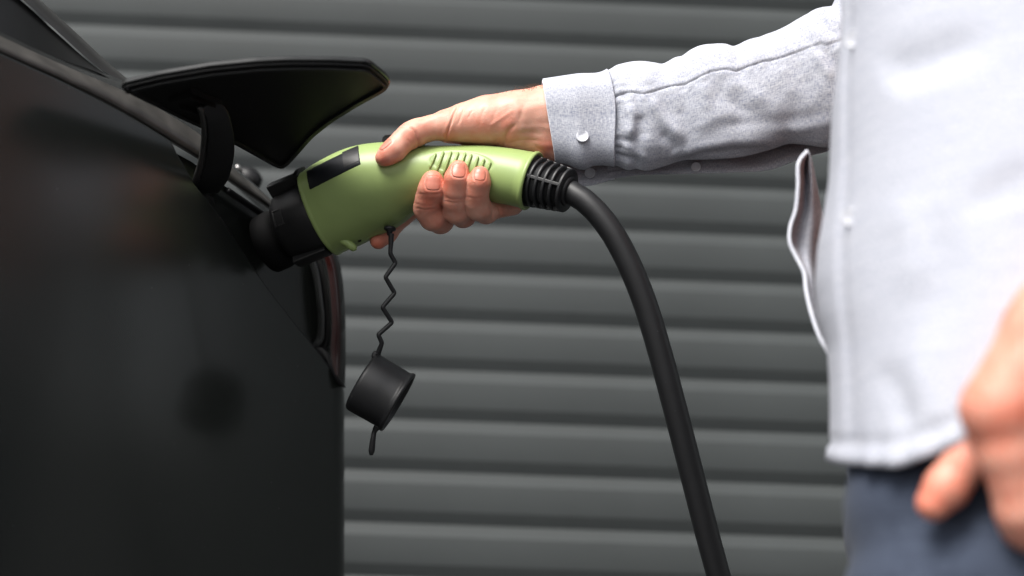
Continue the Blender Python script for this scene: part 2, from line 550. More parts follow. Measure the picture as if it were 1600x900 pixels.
# corrugated wall, one slat per fold
WALL_Y = 1.95
PITCH = 0.07101
wall = Thing('metal_wall', 'dark grey wall of horizontal folded metal slats behind the car and the man', 'wall', (0, WALL_Y, 0))
yaw = math.radians(1.357)
prof = [(-.0026, 0.0), (-.0116, -.0195), (-.0124, -.0210), (-.0124, -.0660), (-.0120, -.0676), (-.0028, -.0862), (-.0024, -.0873)]
prof = [(a * .8125, b * .8125) for a, b in prof]
xs = np.linspace(-3.2, 4.2, 75)
V = np.array([[(x, p[0], p[1]) for x in xs] for p in prof]).reshape(-1, 3)
F = gridF(len(prof), len(xs))
slat0 = mesh('slat', V, F, M['wall'], parent=wall.o, smooth=False)
bevel(slat0, .0007, 2, 15)
wall.o.rotation_euler = (0, 0, yaw)
ZTOP = 0.65 + .9636 + .0620
NS = 44
KT = -20
slat0.location = (0, 0, ZTOP - PITCH * KT)
for k in range(1, NS):
    c = slat0.copy(); col.objects.link(c); c.location = (0, 0, ZTOP - PITCH * (KT + k))
V, F = join([box_between((-3.2, .03, 1.5), (4.2, .03, 1.5), (0, .025, 0), (0, 0, 1.5))])
mesh('backing_sheet', V, F, M['wall'], parent=wall.o, smooth=False)

# ================================================================== CAR
A = math.radians(33)
n2 = np.array([math.cos(A), -math.sin(A), 0.0]); t2 = np.array([math.sin(A), math.cos(A), 0.0])
OC = W(400, 385, 1.365); OC = OC + n2 * 0; OC[2] = 0
RC = 0.05
U0Z = [.25, .70, .75, .80, .85, .90, .95, 1.0, 1.03, 1.06, 1.09, 1.4]
U0U = [0.1693, 0.1693, 0.1575, 0.1474, 0.1391, 0.1322, 0.1252, 0.1154, 0.1037, 0.0751, 0.0026, 0.0026]
def u0(z):
    z = np.asarray(z, float)
    return np.interp(z, U0Z, U0U)
def dz_in(z):
    z = np.asarray(z, float)
    lo = np.clip(1.08 - z, -.1, 1.2)
    return -.005 * lo - .07 * lo * np.abs(lo) - .22 * np.clip(.86 - z, 0, .5)**2
def S(u, z, off=0.0):
    """point of the car's side at u metres along, height z, pushed out by off"""
    u = np.asarray(u, float); z = np.asarray(z, float)
    b = u0(z)
    th = np.clip((u - b) / RC, 0, math.pi * .62)
    ex = np.clip((u - b) - RC * math.pi * .62, 0, 9)
    us = np.minimum(u, b)
    along = us + (RC + off) * np.sin(th) + ex * math.cos(math.pi * .62)
    out = dz_in(z) - .055 * np.clip(-us, 0, 2)**2 + (RC + off) * np.cos(th) - RC - ex * math.sin(math.pi * .62)
    P = OC + along[..., None] * t2 + out[..., None] * n2
    P[..., 2] = z
    return P
def uz(px, py, off=0.0):
    """where the line of sight through px, py meets the side of the car"""
    u, z = -.1, 1.0
    for _ in range(40):
        q = np.array(proj(S(u, z, off)))
        e = 1e-4
        J = np.array([(np.array(proj(S(u + e, z, off))) - q) / e, (np.array(proj(S(u, z + e, off))) - q) / e]).T
        try:
            d = np.linalg.solve(J, np.array([px, py]) - q)
        except Exception:
            break
        d = np.clip(d, -.05, .05)
        u += d[0]; z += d[1]
        u = min(u, float(u0(z)) + RC * .75)
        if abs(d).max() < 1e-6: break
    return u, z

car = Thing('parked_car', 'rear quarter of a satin black parked car with its charging flap open', 'car', (OC[0] - .5, OC[1], 0))
# top edge of the fender: shoulder line, then the diagonal side of the flap opening
sh = [uz(*p) for p in ((-60, 52), (0, 84), (93, 126), (187, 174), (233, 200), (268, 222))]
dg = [uz(*p) for p in ((276, 240), (302, 285), (342, 337), (378, 392), (415, 447), (452, 495), (490, 542), (520, 581))]
dgx = np.array([p[0] for p in dg]); dgz = np.array([p[1] for p in dg])
slope = (dgz[-1] - dgz[-3]) / (dgx[-1] - dgx[-3])
ends = [(dgx[-1] + d, dgz[-1] + slope * d * .8) for d in (.02, .05, .09)]
topu = np.r_[-1.6, [p[0] for p in sh], dgx, [e[0] for e in ends], dgx[-1] + .5]
topz = np.r_[sh[0][1] + .08, [p[1] for p in sh], dgz, [e[1] for e in ends], ends[-1][1] - .01]
def ztop(u): return np.interp(u, topu, topz)
us = np.unique(np.r_[np.linspace(-1.6, -.5, 30), np.linspace(-.5, .30, 260), np.linspace(.30, .9, 12), topu])
rows = np.r_[0.0, .0015, .004, .01, np.linspace(.02, 1, 60)]
zt = ztop(us)
Z = zt[None, :] - rows[:, None] * (zt[None, :] - .25)
Uu = np.repeat(us[None, :], len(rows), 0)
P = S(Uu, Z)
# rounded returns along the top edge
ret = []
for k, (dd, dzz) in enumerate(((.016, .0012), (.004, .0012), (.0012, .0010), (.0003, .0004))):
    q = S(us, zt + dzz, 0) - n2 * dd
    ret.append(q)
G = np.concatenate([np.array(ret), P], 0)
V = G.reshape(-1, 3)
fender = mesh('rear_fender', V, gridF(G.shape[0], G.shape[1]), M['paint'], car)

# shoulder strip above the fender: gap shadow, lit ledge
def pix_depth(px, py, off):
    u, z = uz(px, py, 0)
    return u, z
def loft(curves, name, material, n=120, bulge=0.0, th=None, lab=None):
    C = [spline(np.array(c), n) for c in curves]
    G = np.array(C)
    return mesh(name, G.reshape(-1, 3), gridF(len(C), n), material, car, label=lab)
def curve_on(pts, dY):
    """pixel list with depth = depth of the fender line at that px plus dY"""
    out = []
    lx = np.array([-60, 0, 93, 187, 233, 268, 317, 360, 430, 445]); ly = [52, 84, 126, 174, 200, 222, 252, 285, 333, 345]
    for (x, y) in pts:
        yy = np.interp(x, lx, ly)
        Yd = float((S(*uz(x, yy)) - CAM) @ FWD)
        out.append(W(x, y, Yd + dY))
    return out
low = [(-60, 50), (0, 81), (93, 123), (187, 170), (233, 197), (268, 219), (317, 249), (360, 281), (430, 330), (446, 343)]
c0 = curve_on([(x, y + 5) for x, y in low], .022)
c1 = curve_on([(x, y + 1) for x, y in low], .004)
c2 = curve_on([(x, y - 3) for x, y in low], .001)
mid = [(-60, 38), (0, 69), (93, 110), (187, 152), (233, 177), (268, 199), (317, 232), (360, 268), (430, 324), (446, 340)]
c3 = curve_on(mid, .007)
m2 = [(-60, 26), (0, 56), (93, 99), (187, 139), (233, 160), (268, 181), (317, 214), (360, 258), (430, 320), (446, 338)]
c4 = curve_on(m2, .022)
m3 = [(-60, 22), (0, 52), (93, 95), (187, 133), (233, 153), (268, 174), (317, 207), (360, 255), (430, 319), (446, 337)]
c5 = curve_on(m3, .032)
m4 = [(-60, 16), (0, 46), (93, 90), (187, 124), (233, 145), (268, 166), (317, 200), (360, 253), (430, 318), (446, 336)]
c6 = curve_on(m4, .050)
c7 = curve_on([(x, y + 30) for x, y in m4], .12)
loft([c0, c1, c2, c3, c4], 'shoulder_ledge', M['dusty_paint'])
loft([c4, c5, c6, c7], 'tailgate_edge', M['paint_gloss'])
# dark quarter window and pillar
w1 = curve_on([(-80, 12), (0, 50), (93, 92), (150, 112), (196, 136)], .040)
w2 = curve_on([(-120, -110), (32, 0), (92, 55), (147, 103), (190, 131)], .075)
w3 = curve_on([(-118, -112), (34, -2), (94, 53), (149, 101), (192, 130)], .068)
w4 = curve_on([(-105, -120), (46, -4), (107, 50), (160, 99), (199, 129)], .070)
w5 = curve_on([(-92, -125), (60, -2), (120, 52), (168, 97), (205, 128)], .090)
w6 = curve_on([(-92, -100), (60, 20), (120, 75), (168, 118), (205, 140)], .16)
loft([w1, w2], 'quarter_window', M['glass'])
loft([w3, w4, w5, w6], 'rear_pillar', M['pillar_paint'])

# recess floor behind the flap opening
us2 = np.linspace(dgx[0] - .02, .17, 120)
shu = np.array([p[0] for p in sh] + [uz(x, y)[0] for x, y in ((317, 249), (360, 281), (430, 330), (446, 342))])
shz = np.array([p[1] for p in sh] + [uz(x, y)[1] for x, y in ((317, 249), (360, 281), (430, 330), (446, 342))])
top2 = np.interp(us2, shu, shz)
bot2 = ztop(us2) - .03
top2 = np.maximum(top2 + .0, bot2 + .003)
G = []
for t in np.linspace(0, 1, 40):
    z = bot2 + (top2 - bot2) * t
    G.append(S(us2, z) - n2 * .0145)
G = np.array(G)
mesh('recess_floor', G.reshape(-1, 3), gridF(G.shape[0], G.shape[1], flip=True), M['paint'], car)

def ribbon(pts, off, w, name, material, th=.004, n=60, seg=10, lab=None):
    """raised rounded bead along pixel path on the car side"""
    C = spline(np.array([S(*uz(x, y)) + n2 * off for x, y in pts]), n)
    V, F = tube(C, w, seg)
    return mesh(name, V, F, material, car, label=lab)

# rim of the opening: bead along the diagonal, upper bead, rear bead next to the lamp
ribbon([(273, 243), (283, 262), (302, 291), (322, 318), (338, 334)], -.007, .0022, 'recess_lip', M['black'])
ribbon([(360, 296), (395, 320), (428, 343), (446, 356)], -.004, .0030, 'recess_lip', M['black'])
ribbon([(345, 340), (378, 391.5), (415, 446.5), (452, 494.5), (490, 541.5), (520, 580), (533, 598)], -.0012, .0011, 'shut_line', M['black_matt'])
# inner rim seen right of the connector: floor edge, gutter, lamp
def wrapstrip(pts_l, pts_r, offs, name, material, n=60, k=9, lab=None, crown=0.0):
    """surface between two pixel paths; pixel paths lie at a given depth on the car"""
    Lc = spline(np.array(pts_l), n); Rc = spline(np.array(pts_r), n)
    G = []
    for j in range(k):
        t = j / (k - 1)
        p = Lc * (1 - t) + Rc * t
        p = p + (-FWD * .6 + n2 * .4) * (crown * math.sin(math.pi * t))
        G.append(p)
    G = np.array(G)
    return mesh(name, G.reshape(-1, 3), gridF(k, n), material, car, label=lab)
YL = float((S(*uz(505, 560)) - CAM) @ FWD)
def col_px(pts, Y): return [W(x, y, Y + dy) for x, y, dy in pts]
la = col_px([(470, 380, .015), (486, 420, .012), (494, 465, .010), (497, 505, .010), (493, 530, .010), (484, 541, .010)], YL)
lb = col_px([(478, 376, .012), (496, 418, .010), (504, 465, .009), (507, 508, .008), (503, 536, .008), (490, 547, .008)], YL)
lc = col_px([(486, 372, .020), (503, 415, .018), (511, 465, .017), (514, 510, .016), (510, 540, .016), (500, 556, .016)], YL)
ld = col_px([(492, 368, .014), (510, 412, .012), (517, 465, .011), (519, 512, .010), (517, 545, .010), (521, 582, .008)], YL)
le = col_px([(503, 362, .020), (523, 410, .018), (531, 465, .017), (533, 520, .016), (532, 560, .016), (530, 592, .012)], YL)
lf = col_px([(508, 360, .030), (529, 405, .028), (538, 465, .027), (540, 520, .026), (540, 565, .026), (539, 604, .020)], YL)
lg = col_px([(500, 352, .09), (522, 400, .09), (532, 465, .09), (535, 520, .09), (535, 565, .09), (533, 610, .09)], YL)
wrapstrip(la, lb, 0, 'lamp_bezel', M['paint_gloss'], crown=.003)
wrapstrip(lb, lc, 0, 'lamp_gutter', M['black_matt'], crown=-.004)
wrapstrip(lc, ld, 0, 'lamp_bezel', M['paint_gloss'], crown=.003)
tl = wrapstrip(ld, le, 0, 'tail_lamp', M['lens'], crown=.003, lab='dark red tail lamp lens')
V = np.vstack([spline(np.array(x), 60) for x in (le, lf, lg)])
mesh('lens_edge', V, gridF(3, 60), M['lens_smoke'], car, parent=tl)
# lower corner piece below the lamp bezel
q = [W(484, 541, YL + .008), W(503, 543, YL + .008), (W(513, 552, YL + .008)), W(524, 586, YL + .006), W(539, 606, YL + .01), W(525, 600, YL + .02), W(500, 570, YL + .012)]
V, F = slab(np.array(q), FWD, .01, .001)
mesh('lamp_corner', V, F, M['black'], car)

# washer nozzle on the tailgate
o = W(372, 268, 1.56); 
V, F = revolve([(-.012, .006), (-.010, .009), (0, .0135), (.010, .0125), (.016, .009), (.018, .003)], W(384, 278, 1.56), (.8, .1, -.45), (0, 0, 1), 24)
wn_o = mesh('washer_nozzle', V, F, M['black'], car)
V, F = revolve([(-.002, .002), (0, .003), (.004, .003), (.006, .001)], W(374, 265, 1.548), (-.5, -.4, .6), (0, 0, 1), 16)
mesh('nozzle_tip', V, F, M['silver'], car, parent=wn_o)

# socket in the recess
zc = lambda x: -0.33 * (np.asarray(x, float) - 690)
ax_plug = H((520, 327, zc(520))) - H((420, 371, zc(420))); ax_plug /= np.linalg.norm(ax_plug)
pl0 = H((430, 366, zc(421)))
V, F = revolve([(-.020, .029), (-.010, .0295), (-.006, .0292), (-.002, .028), (0.001, .024)], pl0, ax_plug, (0, 0, 1), 56)
mesh('charging_socket', V, F, M['socket'], car)

# charging flap: planar triangle, outer skin and inner liner
p1, p2, p3 = W(188, 138, 1.175), W(608, 130, 1.215), W(440, 262, 1.37)
FN = np.cross(p2 - p1, p3 - p1); FN /= np.linalg.norm(FN)
if FN[2] < 0: FN = -FN
def onflap(px, py, lift=0.0):
    d = W(px, py, 1.0) - CAM
    t = ((p1 + FN * lift - CAM) @ FN) / (d @ FN)
    return CAM + d * t
out = [(188, 138), (192, 131), (250, 117), (330, 103.5), (400, 96.5), (450, 94.2), (520, 94.6), (572, 97), (578, 98.5), (604, 120), (610.5, 127), (611, 134), (604, 142),
       (560, 166), (520, 191), (490, 215), (466, 243), (452, 258), (446, 263.5), (438, 265), (430, 262), (400, 245), (362, 224), (320, 203), (282, 186), (240, 165), (205, 148)]
def rnd(pts, it=2):
    P = np.array(pts, float)
    for _ in range(it):
        Q = np.roll(P, -1, 0); P = np.stack([P * .75 + Q * .25, P * .25 + Q * .75], 1).reshape(-1, 2)
    return P
def inset(P, d):
    prv = np.roll(P, 1, 0); nxt = np.roll(P, -1, 0)
    t = nxt - prv; t /= np.linalg.norm(t, axis=1)[:, None]
    return P + np.stack([-t[:, 1], t[:, 0]], 1) * d
OP = rnd(resample(out, 90, True), 1)
flap_o = None
oP = np.array([onflap(x, y) for x, y in OP])
V, F = slab(oP, FN, .0045, .001)
flap_o = mesh('charging_flap', V, F, M['paint_gloss'], car, smooth=False)
flP = OP
cz = lambda P, d: np.array([onflap(x, y) for x, y in inset(P, d)])
V, F = slab(cz(OP, 2.5) , -FN, .0022, .0006)
mesh('flap_liner', V, F, M['black'], car, parent=flap_o, smooth=False)
def ringslab(P, d0, d1, t0, t1):
    a = cz(P, d0); b = cz(P, d1); n = len(P)
    R = [a - FN * t0, a - FN * t1, b - FN * t1, b - FN * t0]
    return np.vstack(R), [tuple(f) for f in gridF(4, n, wrap=True)]
V, F = ringslab(OP, 7, 10.5, .002, .0042)
mesh('flap_seal', V, F, M['rubber'], car, parent=flap_o, smooth=False)
V, F = join([box_between(onflap(*a) - FN * .004, onflap(*b) - FN * .004, (t2 * .0012), FN * .003) for a, b in
             (((300, 134), (345, 152)), ((297, 142), (335, 157)), ((265, 150), (300, 140)), ((282, 160), (330, 172)))])
mesh('flap_rib', V, F, M['black'], car, parent=flap_o, smooth=False)

# goose-neck hinge arm
hp = [(326, 158, 1.335), (337, 176, 1.325), (343, 200, 1.318), (344, 228, 1.318), (340, 256, 1.326), (332, 280, 1.338), (322, 296, 1.352)]
fd = float((onflap(326, 158) - CAM) @ FWD)
hp = [(p[0], p[1], fd + (1.335 - fd) * t) for p, t in zip(hp, (.02, .10, .25, .45, .66, .86, 1.0))]
HP = spline(np.array([W(*p) for p in hp]), 40)
wdir = RGT * .86 + FWD * .5 ; wdir /= np.linalg.norm(wdir)
T = np.gradient(HP, axis=0); T /= np.linalg.norm(T, axis=1)[:, None]
rings = []
wd = np.interp(np.linspace(0, 1, 40), [0, .15, .5, .8, 1], [.0085, .0104, .0126, .0132, .0112])
for k in range(40):
    w_ = wdir - T[k] * (wdir @ T[k]); w_ /= np.linalg.norm(w_)
    h_ = np.cross(T[k], w_)
    a_, b_ = wd[k], .0042
    c = [(-a_, -b_), (a_, -b_), (a_, b_), (-a_, b_)]
    rings.append([HP[k] + w_ * x + h_ * y for x, y in c])
V = np.array(rings).reshape(-1, 3)
F = [tuple(f) for f in gridF(40, 4, wrap=True)] + [(3, 2, 1, 0), (156, 157, 158, 159)]
ho = mesh('hinge_arm', V, F, M['rubber'], car, smooth=True); bevel(ho, .0012, 2, 40)
# rail on the near edge of the arm
V, F = tube(np.array([HP[k] - wdir * (wd[k] + .0022) - T[k] * 0 - FWD * .003 for k in range(2, 38)]), .0028, 8)
mesh('hinge_rail', V, F, M['pillar_paint'], car, parent=ho)
# hinge bracket in the recess
br = [W(x, y, Y) for x, y, Y in ((284, 248, 1.335), (318, 262, 1.345), (330, 290, 1.352), (341, 305, 1.36), (338, 332, 1.362), (322, 312, 1.353), (300, 282, 1.343))]
V, F = slab(np.array(br), n2 * -1, .006, .001)
mesh('hinge_bracket', V, F, M['black'], car, smooth=False)
V, F = slab(np.array([W(x, y, Y) for x, y, Y in ((326, 306, 1.338), (334, 309, 1.342), (340, 336, 1.350), (332, 330, 1.346))]), n2 * -1, .003, .0005)
mesh('hinge_clip', V, F, M['rubber'], car, smooth=False)

# ================================================================== CHARGING GUN
GS = np.array([  # station: cx, cy, radius, tilt of the section (degrees, 0 = axis along +x)
    (502, 334, 68.5, -22), (515, 326.5, 70, -22), (530, 319, 71.5, -22.5), (560, 304, 72, -22), (585, 294, 70.5, -20), (608, 286, 65.5, -17), (628, 280, 59, -12),
    (650, 275.5, 51.5, -8), (674, 272.5, 45.3, -4), (700, 270.5, 42.5, 0), (730, 271, 42.5, 3), (760, 273, 43, 7), (798, 279, 43.5, 12), (829, 286, 44, 15)], float)
def gun_c(x): return np.interp(x, GS[:, 0], GS[:, 1])
def gun_r(x): return np.interp(x, GS[:, 0], GS[:, 2])
gun = Thing('charging_plug', 'green and black charging plug pushed into the car, gripped by a hand', 'charging plug', H((700, 320, 0)))
def kz(x): return 1 + np.maximum(zc(x), 0) * U / Y0
def K(p):
    """the front of the plug lies farther off: its size and place at that distance"""
    p = np.array(p, float); k_ = float(kz(p[0]))
    return np.array([800 + (p[0] - 800) * k_, 450 + (p[1] - 450) * k_, p[2]])
def gun_surface(s, th, off=0.0, col_=None):
    """s: 0..1 along stations by x; th: 0 near side, 90 bottom, 180 far, 270 top"""
    x = np.interp(s, np.linspace(0, 1, len(GS)), GS[:, 0])
    k = np.linspace(0, 1, len(GS))
    cx = interp(s, k, GS[:, 0]); cy = interp(s, k, GS[:, 1]); r = interp(s, k, GS[:, 2]); tl = np.radians(interp(s, k, GS[:, 3]))
    # squarer upper front part
    sq = np.clip(1 - (cx - 494) / 130, 0, 1)
    c, sn = np.cos(th), np.sin(th)
    e = 2 + .55 * sq * np.clip(-sn + .35, 0, 1)
    rr = r / (np.abs(c)**e + np.abs(sn)**e)**(1 / e)
    rr = rr + off
    dep = 1.0 - .08 * sq
    a = rr * sn; b = -rr * c * dep
    bx = np.radians(18 - 7 * sq)
    # section plane turned with the axis: tilt in the picture plane, yaw away from the camera
    X = cx - a * np.sin(tl) + b * np.sin(bx)
    Yp = cy + a * np.cos(tl)
    Zp = zc(cx) + b * np.cos(bx)
    k_ = kz(cx)
    return np.stack([800 + (X - 800) * k_, 450 + (Yp - 450) * k_, Zp], -1)
ns, nt_ = 300, 200
ss = np.linspace(0, 1, ns); tt = np.linspace(0, 2 * math.pi, nt_, endpoint=False)
G = gun_surface(ss[:, None] * np.ones(nt_), tt[None, :] * np.ones((ns, 1)))
# rolled rims at both ends
def rim(s, offs):
    out_ = []
    for dx, of in offs:
        g_ = gun_surface(np.full(nt_, s), tt, of); a_ = np.array([math.cos(math.radians(-22 if s == 0 else 15)), math.sin(math.radians(-22 if s == 0 else 15)), -.33])
        out_.append(g_ + a_ * dx)
    return np.array(out_)
r0 = rim(0, [(3, -5), (-1.5, -3), (-2.5, -.8), (-1.5, .7), (2, .9), (4, .3)])
r1 = rim(1, [(-5, .2), (-3, 1.8), (0, 2.6), (2.5, 1.6), (3.2, -.5), (2.0, -4), (-3, -6)])
G = np.concatenate([r0, G[9:-11], r1], 0)
# finger-grip hollow on the near side
V = G.reshape(-1, 3)
d = np.sqrt(((V[:, 0] - 722) / 48)**2 + (((V[:, 1] - 258) - (V[:, 0] - 722) * .10) / 18)**2)
near = V[:, 2] < zc(V[:, 0])
m_ = 1 / (1 + np.exp((d - 1) * 34))
V[:, 2] += np.where(near, m_ * 1.7, 0)
body_g = mesh('plug_body', H(V), gridF(G.shape[0], nt_, wrap=True, flip=True), M['green'], gun)
# moulded line along the lower side
ln = [gun_surface(np.array(s), np.array(math.radians(78)), .15) for s in np.linspace(.02, .62, 60)]
V, F = tube(H(np.array(ln)), .55 * U, 6); mesh('mould_line', V, F, M['green'], gun, parent=body_g)
# grip ridges, each a raised bar
def on_gun(px, py, off=0.0):
    """point of the gun surface near side seen at px, py (hand space)"""
    x = np.clip(px, 500, 829)
    cy = gun_c(x); r = gun_r(x)
    for _ in range(30):
        dy = (py - cy)
        zz = zc(x) - math.sqrt(max(r * r - dy * dy, 1)) / math.cos(math.radians(16)) * .985
        break
    return np.array([px, py, zz - off])
from_s = np.linspace(0, 1, 700)
TH = np.radians(np.linspace(-88, 88, 360))
GG = gun_surface(from_s[:, None] * np.ones(360), TH[None, :] * np.ones((700, 1)))
GGf = GG.reshape(-1, 3)
GN = np.cross(np.gradient(GG, axis=0), np.gradient(GG, axis=1)).reshape(-1, 3); GN /= np.linalg.norm(GN, axis=1)[:, None]
GN[GN[:, 2] > 0] *= -1
def surf_at(px, py, off=0.0):
    px, py, _ = K((px, py, 0))
    i = np.argmin((GGf[:, 0] - px)**2 + (GGf[:, 1] - py)**2)
    p = GGf[i].copy(); p[0] = px; p[1] = py
    return p + GN[i] * off
ridges = [((683, 243), (674, 267)), ((695, 240), (684, 272.5)), ((707, 240), (695, 276.5)), ((718, 242), (707, 272)), ((729, 243), (719, 273)), ((738.5, 245.5), (729, 274)),
          ((748.5, 249.5), (741, 275)), ((758, 253.5), (751, 275)), ((767.5, 259), (761, 277))]
for a, b in ridges:
    pts = []
    for t in np.linspace(0, 1, 14):
        px = a[0] + (b[0] - a[0]) * t; py = a[1] + (b[1] - a[1]) * t
        pts.append(surf_at(px, py, .1))
    r_ = np.full(14, 2.2); r_[0] = r_[-1] = .9
    V, F = tube(H(np.array(pts)), r_ * U, 8)
    mesh('grip_ridge', V, F, M['green'], gun, parent=body_g)
# dark label panel on the upper front
q = np.array([(483.5, 271), (566, 230), (573, 263.5), (492, 304)])
gu = []
for i in range(24):
    for j in range(12):
        s_, t_ = i / 23, j / 11
        p = (q[0] * (1 - s_) + q[1] * s_) * (1 - t_) + (q[3] * (1 - s_) + q[2] * s_) * t_
        e_ = min(i, 23 - i, j, 11 - j)
        gu.append(surf_at(p[0], p[1], .9 if e_ > 0 else -1.0))
mesh('label_panel', H(np.array(gu)), gridF(24, 12), M['screen'], gun)
# second darker field on the label
q2 = np.array([(541, 243.5), (564, 232), (568, 257), (546, 268)])
gu = []
for i in range(8):
    for j in range(10):
        s_, t_ = i / 7, j / 9
        p = (q2[0] * (1 - s_) + q2[1] * s_) * (1 - t_) + (q2[3] * (1 - s_) + q2[2] * s_) * t_
        gu.append(surf_at(p[0], p[1], 1.25))
mesh('label_field', H(np.array(gu)), gridF(8, 10), M['black'], gun)
# lugs, screw hole, grommet
def lug(p, axis, ra, rb, name, m='green', seg=20):
    V, F = revolve([(-rb, ra * .2), (-rb * .8, ra * .65), (-rb * .3, ra * .97), (rb * .3, ra * .97), (rb * .8, ra * .65), (rb, ra * .2)], H(p), axis, (0, 0, 1), seg)
    return mesh(name, V * 1.0, F, M[m], gun)
axv = H((556, 388, 0)) - H((536, 373, 0))
V, F = revolve([(-19 * U, 1.5 * U), (-17 * U, 5 * U), (-11 * U, 7.0 * U), (0, 6.4 * U), (9 * U, 6.6 * U), (15 * U, 5.5 * U), (18 * U, 1.5 * U)],
               H(surf_at(545, 380, .5)), axv, (0, 0, 1), 20)
mesh('catch_lug', V, F, M['green'], gun)
V, F = revolve([(0, 3.4 * U), (1.0 * U, 3.0 * U), (1.2 * U, .5 * U)], H(surf_at(563, 376, -.4)), (0, -.8, -.6), (0, 0, 1), 16)
mesh('screw_hole', V, F, M['black_matt'], gun)
for px, py in ((497, 260), (557, 233.5)):
    V, F = revolve([(-4 * U, 1 * U), (-3 * U, 3 * U), (3 * U, 3 * U), (4 * U, 1 * U)], H(K((px, py + 2, zc(px) - 12))), RGT - .4 * UPV * -1, (0, 1, 0), 14)
    mesh('top_lug', V, F, M['green'], gun)
gr = np.array([611, 357, float(zc(611)) - 20])
V, F = revolve([(-2.5 * U, 4 * U), (-1.5 * U, 8.3 * U), (1.5 * U, 9.8 * U), (3.5 * U, 8.8 * U), (5.5 * U, 5 * U), (12 * U, 3.6 * U)], H(K(gr)), -UPV * .93 - RGT * .05 - FWD * .2, (1, 0, 0), 28)
mesh('grommet', V, F, M['rubber'], gun)

# release trigger on the top behind the thumb
tr = [(593, 222, 5), (595, 211, 6), (600, 207, 8), (640, 204, 5), (662, 212, 2), (662, 232, 2), (600, 232, 4)]
V, F = slab(H(np.array([(a, b, float(zc(a)) - 2) for a, b, c in tr])), FWD, 30 * U, 1.5 * U)
mesh('release_trigger', V, F, M['black'], gun, smooth=False)

# connector shroud
def shroud(t, r, squash=1.0): return (t * U, r * U)
o0 = H(K((504, 334, zc(496))))
axf = H(K((420, 368.5, zc(420)))) - o0; axf /= np.linalg.norm(axf)
V, F = revolve([shroud(*p) for p in ((-8, 58), (-6, 60.5), (1, 61.5), (4, 62), (8, 62.5), (34, 60.5), (38, 59.5), (56, 58), (64, 55), (69, 50), (71, 44), (72, 36))], o0, axf, UPV, 72)
sh_o = mesh('connector_shroud', V, F, M['black'], gun)
# side slots, frame and clip on the shroud
upn = UPV - axf * (UPV @ axf); upn /= np.linalg.norm(upn); sdn = np.cross(axf, upn)
if sdn @ FWD > 0: sdn = -sdn
def sh_pt(t, ang, r):  # ang: 0 near side, + up
    a = math.radians(ang)
    return o0 + axf * t * U + (sdn * math.cos(a) + upn * math.sin(a)) * r * U
def plate(t0_, t1_, a0, a1, r0_, r1_, name, m, n=10):
    V = []
    for t in (t0_, t1_):
        for r in (r0_, r1_):
            pass
    rings = []
    for a in np.linspace(a0, a1, n):
        rings.append([sh_pt(t0_, a, r0_), sh_pt(t1_, a, r0_), sh_pt(t1_, a, r1_), sh_pt(t0_, a, r1_)])
    V = np.array(rings).reshape(-1, 3)
    F = [tuple(f) for f in gridF(n, 4, wrap=True)] + [(3, 2, 1, 0), tuple(4 * (n - 1) + k for k in range(4))]
    return V, F
V, F = plate(2, 62, 58, 80, 56, 78, '', 0)
ob = mesh('latch_cover', V, F, M['black'], gun, smooth=False); bevel(ob, .0015, 2)
V, F = plate(0, 10, 50, 86, 60, 82, '', 0)
ob = mesh('latch_step', V, F, M['black_matt'], gun, smooth=False); bevel(ob, .001, 2)
V, F = plate(4, 64, -86, -62, 56, 69, '', 0)
ob = mesh('lower_clip', V, F, M['black'], gun, smooth=False); bevel(ob, .0016, 2)
V, F = join([plate(44, 46, -2, 24, 56, 59.6, '', 0), plate(58, 60, -2, 24, 54, 58.6, '', 0), plate(44, 60, 22, 24, 55, 59.4, '', 0), plate(44, 60, -3, -1, 55, 59.4, '', 0)])
mesh('slot_frame', V, F, M['black_matt'], gun, parent=sh_o, smooth=False)

# ribbed strain relief
sa = H((826, 285, zc(826))); ax_s = H((884, 303, float(zc(826)) - 28)) - sa; Ls = np.linalg.norm(ax_s); ax_s /= Ls
up_s = UPV - ax_s * (UPV @ ax_s); up_s /= np.linalg.norm(up_s); sd_s = np.cross(ax_s, up_s)
if sd_s @ FWD > 0: sd_s = -sd_s
V, F = revolve([(-4 * U, 36 * U), (4 * U, 35 * U), (Ls * .98, 25 * U)], sa, ax_s, up_s, 48)
sr = mesh('strain_relief', V, F, M['rubber'], gun)
for i in range(6):
    t0_ = Ls * (.03 + i * .178) ; w_ = Ls * .07
    R_ = (40.5 - 7.0 * (t0_ / Ls)) * U
    if i == 5: t0_ = Ls * .94; R_ = 34 * U
    V, F = revolve([(t0_, R_ * .7), (t0_, R_ - .8 * U), (t0_ + .8 * U, R_), (t0_ + w_ - .8 * U, R_), (t0_ + w_, R_ - .8 * U), (t0_ + w_, R_ * .55)], sa, ax_s, up_s, 64)
    mesh('relief_rib', V, F, M['rubber'], gun, parent=sr)
for ang in (12, 102, 192, 282):
    a = math.radians(ang)
    dv = sd_s * math.cos(a) + up_s * math.sin(a); tv = -sd_s * math.sin(a) + up_s * math.cos(a)
    V, F = box_between(sa + ax_s * 2 * U + dv * 36.5 * U, sa + ax_s * Ls * .98 + dv * 30.5 * U, tv * 2.6 * U, dv * 3.6 * U)
    ob = mesh('relief_rail', V, F, M['rubber'], gun, parent=sr, smooth=False); bevel(ob, .0006, 2)
V, F = revolve([(0, 24 * U), (4 * U, 21.5 * U), (6 * U, 19 * U), (5 * U, 17 * U)], sa + ax_s * Ls, ax_s, up_s, 40)
mesh('relief_collar', V, F, M['rubber'], gun, parent=sr)
